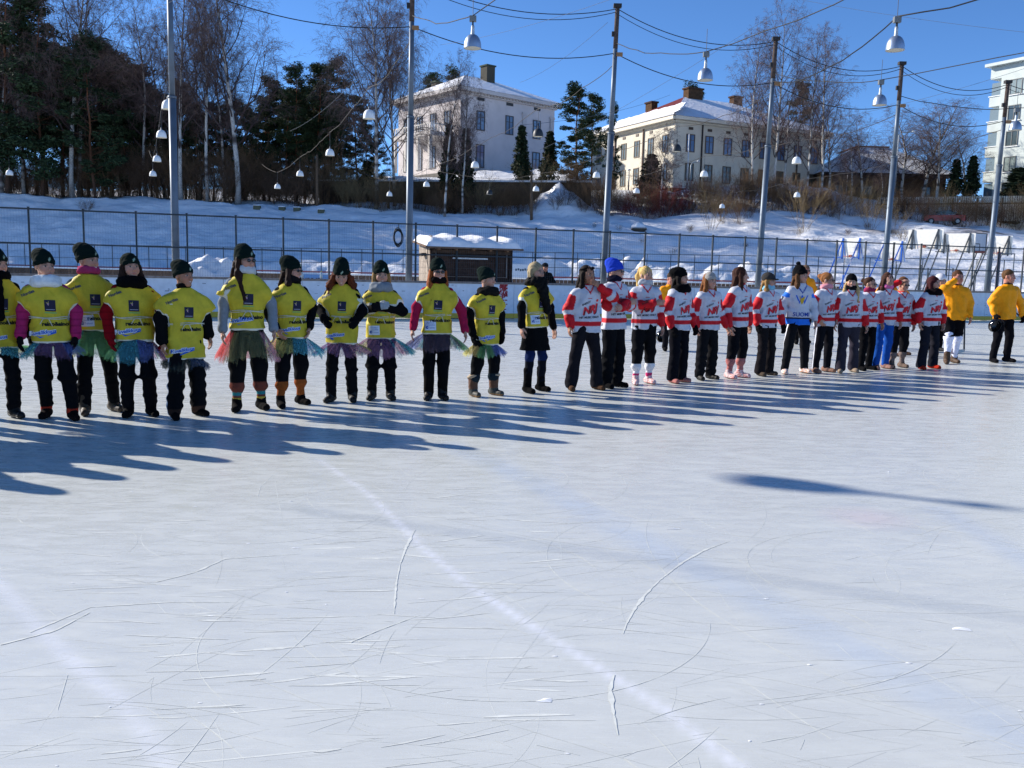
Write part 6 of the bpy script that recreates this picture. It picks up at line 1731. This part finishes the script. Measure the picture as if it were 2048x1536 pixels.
# women in yellow bibs, from the left edge
person([(-22, 838), (30, 835)], 496, 4, 'woman in yellow bib half cut off by the left edge, long dark hair, black scarf', hair=('long', '1c120e'), hat=('beanie', GK), scarf=('tail', '0c0b0c'), bib=(.73, 1.0), legs='warm', tutu=(.62, [T_GRN, T_TEAL, T_BLU, T_TEAL, T_GRN, T_YEL], .30), head=(30, 0), seed=1, group=GB_, gloves='101012')
person([(93, 835), (146, 839)], 500, 2, 'woman in yellow bib with thick white scarf and magenta sleeves', hair=None, hat=('slouch', GK), scarf=('big', 'd8dcdc'), jacketc='a0285c', coat='puff', bib=(.80, 1.0), legs='knee', legbands=[(.0, .12, 'a03020')], shoes='low', shoec='1a1212', tutu=(.66, [T_GRN, T_TEAL, T_TEAL, T_PUR, T_PUR, T_BLU, T_GRN, T_YEL], .25), gloves='121214', head=(28, 4), lean=-.10, smile=False, bulk=1.1, seed=2, group=GB_)
person([(171, 829), (229, 822)], 489, 10, 'tall woman in yellow bib with pink neck warmer and brown boots, behind the others', hair=None, hat=('slouch', GK), scarf=('small', '9a3560'), jacketc='28404c', bib=(.86, 1.0), legs='warm', shoes='boot', shoec='3a3024', tutu=(.60, [T_TEAL, T_TEAL, T_GRN, T_GRN, T_TEAL, T_GRN], .27), head=(32, 2), lean=-.09, arms=('back', 'back'), seed=3, bibpatch=True, group=GB_)
person([(257, 833), (303, 831)], 503, 0, 'woman in yellow bib with red sleeves and red gloves, black scarf', hair=('long', '2a1a12'), hat=('tight', GK), scarf=('big', '0c0b0c'), jacketc='7c0e18', coat='puff', bib=(.81, 1.0), legs='knee', shoes='low', shoec='0f0f10', tutu=(.60, [T_PNK, T_GRN, T_GRN, T_TEAL, T_BLU, T_PUR, T_PNK, T_GRN], .26), gloves='7a0e18', head=(16, -2), lean=-.07, smile=False, bulk=1.08, seed=4, group=GB_)
person([(350, 838), (398, 831)], 521, 14, 'short stocky man in yellow bib and black tracksuit with bare hands', kind='m', skin='t', hair=('buzz', '14100e'), hat=('slouch', GK), bib=(.66, 1.12), legs='bunch', stripe='c8ccd8', shoes='low', shoec='0f0f10', tutu=(.54, ['3a4024', '3a4024', '2f4a70', '4a3a6a'], .22), head=(22, 0), bulk=1.28, hips=1.15, seed=5, group=GB_, legbands=[(0, .12, '3a2a24')])
person([(474, 822), (523, 818)], 490, 8, 'tall woman in yellow bib with very long brown hair, sunglasses and grey sleeves', hair=('longfront', '2c1a12'), hat=('beanie', GK), glasses='sun', scarf=('small', 'b8bcc0'), jacketc='7d858e', bib=(.86, 1.05), legs='gather', legbands=[(.0, .3, '6a3a30'), (.17, .2, '2f7a80'), (.12, .14, 'b8a040')], shoes='low', shoec='131212', tutu=(.54, [T_RED, T_RED, T_RED, '6a7034', '6a7034', T_PNK, T_GRN, T_PNK], .27), arms=('down', 'down'), head=(32, 2), seed=6, group=GB_)
person([(562, 815), (602, 808)], 513, 22, 'woman in yellow bib with blue sunglasses and orange socks, hands behind her', hair=('mid', '2a1a14'), hat=('slouch', GK), glasses='sun', scarf=('small', '17171a'), bib=(.80, 1.08), legs='gather', legbands=[(.0, .3, '8a4a22')], shoes='low', shoec='121010', tutu=(.60, [T_RED, T_YEL, 'a8a850', '8a9a50', T_TEAL, T_TEAL, T_BLU, T_PUR], .33), arms=('pocket', 'pocket'), head=(38, 2), seed=7, group=GB_)
person([(670, 804), (697, 803)], 531, -4, 'woman in yellow bib looking down, curly auburn hair and black track jacket', hair=('curly', '5a2c18'), hat=('slouch', GK), jacketc='0c0d10', coat='track', bib=(.72, 1.0), legs='warm', shoes='boot', shoec='14100f', tutu=(.56, [T_TEAL, '28b8d8', T_PUR, T_PUR, T_PUR, T_PNK, T_YEL, T_TEAL], .30), arms=('hug', 'hug'), gloves='0c0d10', head=(8, 30), seed=8, group=GB_, bulk=1.05)
person([(744, 799), (781, 799)], 523, -4, 'woman in yellow bib with long blond hair and grey scarf, hands clasped before her chest', hair=('longfront', '8a6c42'), hat=('beanie', GK), scarf=('big', '7e858c'), bib=(.78, 1.0), legs='knee', shoes='boot', shoec='12110f', tutu=(.56, [T_YEL, 'a8a848', T_PUR, T_PUR, T_PUR, T_TEAL, T_TEAL, T_PNK], .36), arms=('clasp', 'clasp'), gloves=['9aa0a4', '141416'], head=(12, 6), seed=9, bibpatch=True, group=GB_)
person([(857, 799), (885, 799)], 517, 2, 'woman in yellow bib with long ginger hair, sunglasses and raspberry jacket', hair=('longfront', '8c4a22'), hat=('beanie', GK), glasses='sun', scarf=('small', '14100f'), jacketc='9c1f42', bib=(.82, 1.05), legs='straight', legbands=[(.0, .28, '15120f')], shoes='boot', shoec='14100f', tutu=(.60, [T_TEAL, T_BLU, '4a2a4a', '4a2a4a', '4a2a4a', T_GRN, T_GRN, T_TEAL], .33), arms=('down', 'out'), head=(14, 2), legc='101013', seed=10, bibpatch=True, group=GB_)
person([(947, 793), (988, 790)], 534, 42, 'woman in yellow bib with brown snow boots, turned to the right', hair=None, hat=('slouch', '12201d'), scarf=('big', '1c1a19'), bib=(.70, 1.0), legs='gather', legbands=[(.0, .3, '1c2830')], shoes='snow', shoec='5a3a28', tutu=(.56, [T_YEL, 'a89a50', T_GRN, T_BLU, T_BLU, T_PUR], .27), arms=('down', 'down'), gloves='0f0f12', head=(22, 0), seed=11, group=GB_, bulk=1.12, toe=.15)
for k, (fx, fy, tp) in enumerate([(-120, 846, 492), (-235, 856, 487), (-350, 868, 480), (-480, 884, 470)]):
    person([(fx - 25, fy + 2), (fx + 28, fy)], tp, 5, 'woman in yellow bib standing beyond the left edge, only her shadow in view', hair=('long', '2a1a12'), hat=('beanie', GK), bib=(.78, 1.0), legs='warm', seed=60 + k, group='women beyond the left edge')
# the woman in a black coat at the end of the bibs
person([(1055, 786), (1082, 782)], 523, 40, 'woman in black knee length coat under a yellow bib, black fur scarf and glasses', hair=('bob', '9a8a6c'), glasses='clear', scarf=('fur', '0a0909'), coat='long', bib=(.86, 1.0), legs='slim', legc='10131c', legbands=[(.42, .6, '16244a')], shoes='tall', shoec='0c0b0c', head=(12, 0), seed=12, bibpatch=True, arms=('down', 'down'), bulk=1.02, toe=.12)
# women in hockey jerseys
HJ = dict(jersey='red', group=GJ_)
person([(1142, 781), (1193, 779)], 526, 22, 'dark haired woman in white and red hockey jersey holding her hand to her mouth', skin='t', hair=('long', '1a100c'), hat=('band', '141012'), scarf=None, legs='flare', legc='1c1b20', shoes='low', shoec='4a3628', arms=('down', 'mouth'), head=(16, 4), seed=21, bulk=1.1, hips=1.08, **HJ)
person([(1212, 776), (1234, 774)], 518, 40, 'woman in hockey jersey with royal blue hat and sunglasses, arms crossed', hair=None, hat=('slouch', '2744b8'), glasses='sun', scarf=('small', '16182a'), legs='bunch', legc='121316', shoes='low', shoec='0e0e10', arms=('cross', 'cross2'), head=(22, 4), seed=22, **HJ)
person([(1271, 769), (1297, 767)], 531, 24, 'blond woman with ponytail in hockey jersey, one arm across her chest, pink socks', hair=('pony', 'c9a868'), scarf=('small', 'a9aeb4'), legs='gather', legc='131316', legbands=[(.0, .3, 'c0356a'), (.17, .3, 'd8d8dc')], shoes='plaid', shoec='c98a86', arms=('cross', 'down'), head=(22, 3), seed=23, **HJ)
person([(1345, 766), (1362, 764)], 534, 44, 'woman in hockey jersey with black beret, glasses and black scarf', hair=('mid', '16100e'), hat=('beret', '0e0e10'), glasses='clear', scarf=('big', '0c0c0e'), legs='flare', legc='121218', shoes='low', shoec='a86e68', arms=('down', 'down'), gloves='101014', head=(26, -3), seed=24, **HJ)
person([(1399, 760), (1421, 758)], 541, 36, 'woman in hockey jersey with pale grey knitted hat and long light brown hair', hair=('long', '7a4c28'), hat=('tight', '9a9690'), legs='bunch', legc='17171a', shoes='boot', shoec='141210', arms=('down', 'down'), head=(8, 2), seed=25, bulk=1.05, **HJ)
person([(1458, 757), (1480, 755)], 533, 58, 'bareheaded woman in hockey jersey with long dark brown hair, face turned away, plaid shoes', hair=('long', '3a1f16'), legs='gather', legc='121216', legbands=[(.0, .3, 'a86a66')], shoes='plaid', shoec='c07a76', arms=('down', 'down'), head=(35, 0), seed=26, **HJ)
person([(1520, 752), (1537, 750)], 543, 48, 'woman in hockey jersey with dark grey peaked cap and light blue neck warmer', hair=('mid', '8a6a40'), hat=('cap', '3a3836'), scarf=('small', '7ab0c8'), legs='flare', legc='1d1a1c', shoes='low', shoec='4a4036', arms=('down', 'down'), head=(20, 3), gloves='141416', seed=27, **HJ)
person([(1569, 748), (1608, 746)], 531, 30, 'woman in white and blue SUOMI hockey jersey with black pompom hat', hair=('long', '5a3c24'), hat=('pom', '101012'), jersey='blue', legs='straight', legc='17171a', shoes='plaid', shoec='b88a72', arms=('down', 'down'), head=(34, 0), seed=28, stripe='e8e8ee')
person([(1630, 746), (1653, 744)], 544, 50, 'woman in hockey jersey with light brown bun, sunglasses and pink neck warmer, hand in pocket', hair=('bun', '8a5a34'), glasses='sun', scarf=('small', 'c98a96'), legs='straight', legc='15151a', stripe='c8ccd8', shoes='low', shoec='8a6a5a', arms=('pocket', 'pocket'), head=(26, 4), seed=29, **HJ)
person([(1680, 746), (1705, 744)], 545, 10, 'woman in hockey jersey with black hat and two blond plaits, letter on her chest', hair=('plaits', 'b89a6a'), hat=('tight', '0e0e12'), scarf=('small', '121216'), legs='flare', legc='33303a', shoes='low', shoec='8a7a6a', arms=('down', 'down'), head=(-12, 0), seed=30, bulk=1.05, hips=1.1, **HJ)
person([(1722, 741), (1737, 739)], 553, 32, 'woman in hockey jersey with sunglasses pressed behind the blond plaits', hair=('bun', '3a2418'), glasses='sun', scarf=('small', '8a2a4a'), legs='straight', legc='101013', shoes='low', shoec='0f0f11', head=(24, 3), seed=31, **HJ)
person([(1752, 739), (1770, 737)], 546, 34, 'woman in hockey jersey and bright blue trousers with pink collar', hair=('long', '3a2016'), scarf=('small', 'd06a9a'), legs='straight', legc='1c4c9c', shoes='low', shoec='8a6a60', head=(14, 8), seed=32, **HJ)
person([(1783, 737), (1803, 735)], 555, 34, 'woman in hockey jersey raising her hand to her head, red and black trousers', hair=('short', '4a3020'), glasses='sun', legs='gather', legc='16161a', legbands=[(.0, .3, '7a6a64')], shoes='low', shoec='6a5a50', arms=('brow', 'down'), head=(16, 4), seed=33, stripe='d02030', **HJ)
person([(1842, 739), (1865, 737)], 551, 36, 'woman in hockey jersey with dark red hair and black scarf, rightmost jersey', hair=('long', '3a1418'), scarf=('big', '120c10'), legs='flare', legc='22222a', shoes='low', shoec='b03020', head=(22, 2), seed=34, **HJ)
# players in yellow jerseys
def stick_between(a, b, blade, label, wht=True):
    a, b = Vector(a), Vector(b); r = empty('hockey_stick', a); tag(r, label, 'hockey stick')
    m = MB(); m.bar((0, 0, 0), b - a, .03, .02, hx('1c1e24')); m.build('shaft', M_PAINT, r)
    d = Vector(blade); m = MB(); m.bar(b - a, b - a + d, .02, .07, hx('d8d4c8') if wht else hx('1c1e24')); m.build('blade', M_PAINT, r)
def helmet(p, label, rz=0, col='0c0d10', sc=1.0):
    v = Vol((-.16, -.2, -.16), (.16, .18, .17), .009); v.ell((0, 0, .0), (.115, .14, .12), 0); v.ell((0, 0, -.03), (.098, .12, .11), .0, 's'); v.ell((0, -.13, -.08), (.085, .10, .08), .01, 's'); v.put(lambda X, Y, Z: -.09 - Z + 0 * X + 0 * Y, (-.3, -.3, -.3), (.3, .3, .3), 0, 'i')
    P, Q = v.mesh(); r = empty('helmet', p, rz); r.rotation_euler = (R(-70), R(15), rz); tag(r, label, 'helmet'); mk('shell', P * sc, Q, np.tile(C_(col), (len(P), 1)), M_SHINY, r, True)
    m = MB()
    for k in range(6): a = -.9 + .36 * k; m.path([(.11 * math.sin(a), -.13 * math.cos(a), -.01), (.11 * math.sin(a), -.16 * math.cos(a), -.08), (.08 * math.sin(a), -.14 * math.cos(a), -.14)], .004, 4, hx('3a3c40'))
    for z in (-.05, -.1): aa = np.linspace(-.95, .95, 9); m.path(np.stack([.11 * np.sin(aa), -.16 * np.cos(aa), np.full(9, z)], 1), .004, 4, hx('3a3c40'))
    m.build('cage', M_METAL, r)
def wpos(root, fin, P, dz=0):
    q = fin(np.array([P]))[0]; c, s_ = math.cos(root.rotation_euler.z), math.sin(root.rotation_euler.z)
    return Vector((root.location.x + c * q[0] - s_ * q[1], root.location.y + s_ * q[0] + c * q[1], q[2] + dz))
YJ = dict(kind='m', jersey='yellow')
r, s, A, fin = person([(1986, 725), (2014, 724)], 538, 34, 'young man in yellow jersey standing alone at right, holding a black helmet', skin='r', hair=('short', '5a4028'), legs='straight', legc='0f0f14', shoes='low', shoec='101014', arms=('hold', 'out'), gloves='121216', hold=(1, 1), head=(30, 0), seed=41, bulk=1.05, smile=False, **YJ)
helmet(wpos(r, fin, A[0][3] + np.array([-.01, -.04, -.20])), 'black hockey helmet hanging from the hand of the young man standing alone', r.rotation_euler.z)
W0 = wpos(r, fin, A[1][3] + np.array([0, -.03, -.09])); stick_between(W0 + Vector((-.25, .05, .25)), (W0.x + .95, W0.y + .1, .04), (.25, -.1, .0), 'hockey stick held by the young man standing alone at right')
r, s, A, fin = person([(1893, 728), (1908, 726)], 540, 20, 'player in yellow jersey and white leg guards holding his hand over his face', skin='r', hair=('short', '4a3020'), legs='short', legc='0e0e12', legbands=[(0, .5, 'd8dcf0')], shoes='boot', shoec='4a3626', arms=('head', 'down'), head=(22, 0), seed=42, bulk=1.1, smile=False, **YJ)
b = G(1925, 706); stick_between(b + Vector((.0, .05, 1.0)), b + Vector((.03, 0, .05)), (-.32, -.15, -.02), 'hockey stick standing behind the player with white leg guards')
r, s, A, fin = person([(1862, 704), (1878, 702)], 546, 40, 'player in white helmet and yellow jersey hidden behind the man covering his face', hair=None, hat=('helmet', 'd0d0d4'), legs='straight', legc='101014', shoes='boot', shoec='1a1a1c', head=(10, 0), seed=43, smile=False, **YJ)
r, s, A, fin = person([(1786, 712), (1806, 710)], 553, 60, 'brown haired player in yellow jersey between the raised arm and the dark red hair', skin='r', hair=('short', '6a4828'), legs='short', legc='101014', legbands=[(0, .5, '2a2a30')], shoes='boot', shoec='5a4030', head=(0, 8), seed=44, **YJ)
r, s, A, fin = person([(1757, 700), (1776, 698)], 544, 30, 'player in yellow jersey behind the blue trousered woman, brown hair', skin='r', hair=('short', '5a3c24'), legs='straight', legc='141418', shoes='boot', shoec='5a4034', head=(14, 0), seed=45, **YJ)
r, s, A, fin = person([(1592, 688), (1612, 686)], 529, 24, 'player with shaven head and sunglasses in yellow jersey behind the pompom hat', skin='r', hair=('buzz', '6a5444'), glasses='sun', legs='short', legc='101014', legbands=[(0, .5, '1c1c22')], shoes='skate', shoec='141416', arms=('down', 'down'), gloves='101014', head=(10, 0), seed=46, smile=False, **YJ)
W0 = G(1628, 692); stick_between(W0 + Vector((.05, .1, 1.65)), W0 + Vector((.12, 0, .05)), (.3, -.1, -.01), 'black hockey stick of the player with shaven head', False)
r, s, A, fin = person([(1330, 702), (1350, 700)], 548, 18, 'player in yellow jersey hidden behind the black beret, helmet at the hip', skin='r', hair=('short', '3a2a20'), legs='straight', legc='15151a', shoes='skate', shoec='141416', arms=('hold', 'down'), gloves='101014', hold=(1, 0), head=(10, 30), seed=47, smile=False, lean=-.06, **YJ)
helmet(G(1322, 700) + Vector((0, 0, .30)), 'black hockey helmet at the hip of the player behind the black beret', .2)
# spectator behind the boards
p0 = bp_(s_at(1105), .9)
def px_of(P):
    d = P - Vector((0, 0, CAMH)); x = d.dot(rt) / d.dot(fwd); y = -d.dot(up) / d.dot(fwd); return CX + F * x, CY + F * y
a = px_of(p0 + BD * -.12); b = px_of(p0 + BD * .12)
person([a, b], 525, 10, 'spectator in black jacket and dark cap standing behind the rink board', kind='m', skin='r', hair=('short', '1c1614'), hat=('cap', '1a1c20'), bulk=1.2, legc='14161a', head=(0, 6), seed=51, smile=False)
def puck():
    p = G(1655, 699); m = MB(); m.lathe([(.001, .07), (.05, .065), (.075, .04), (.07, .01), (.05, .0)], sides=14, col=hx('d8d6c8'))
    m.lathe([(.051, .066), (.035, .072), (.001, .072)], sides=12, col=hx('b0aea0')); tag(m.build('tape_roll', M_PAINT, smooth=True, loc=p), 'small pale roll lying on the ice behind the plaited woman', 'tape roll')
puck()
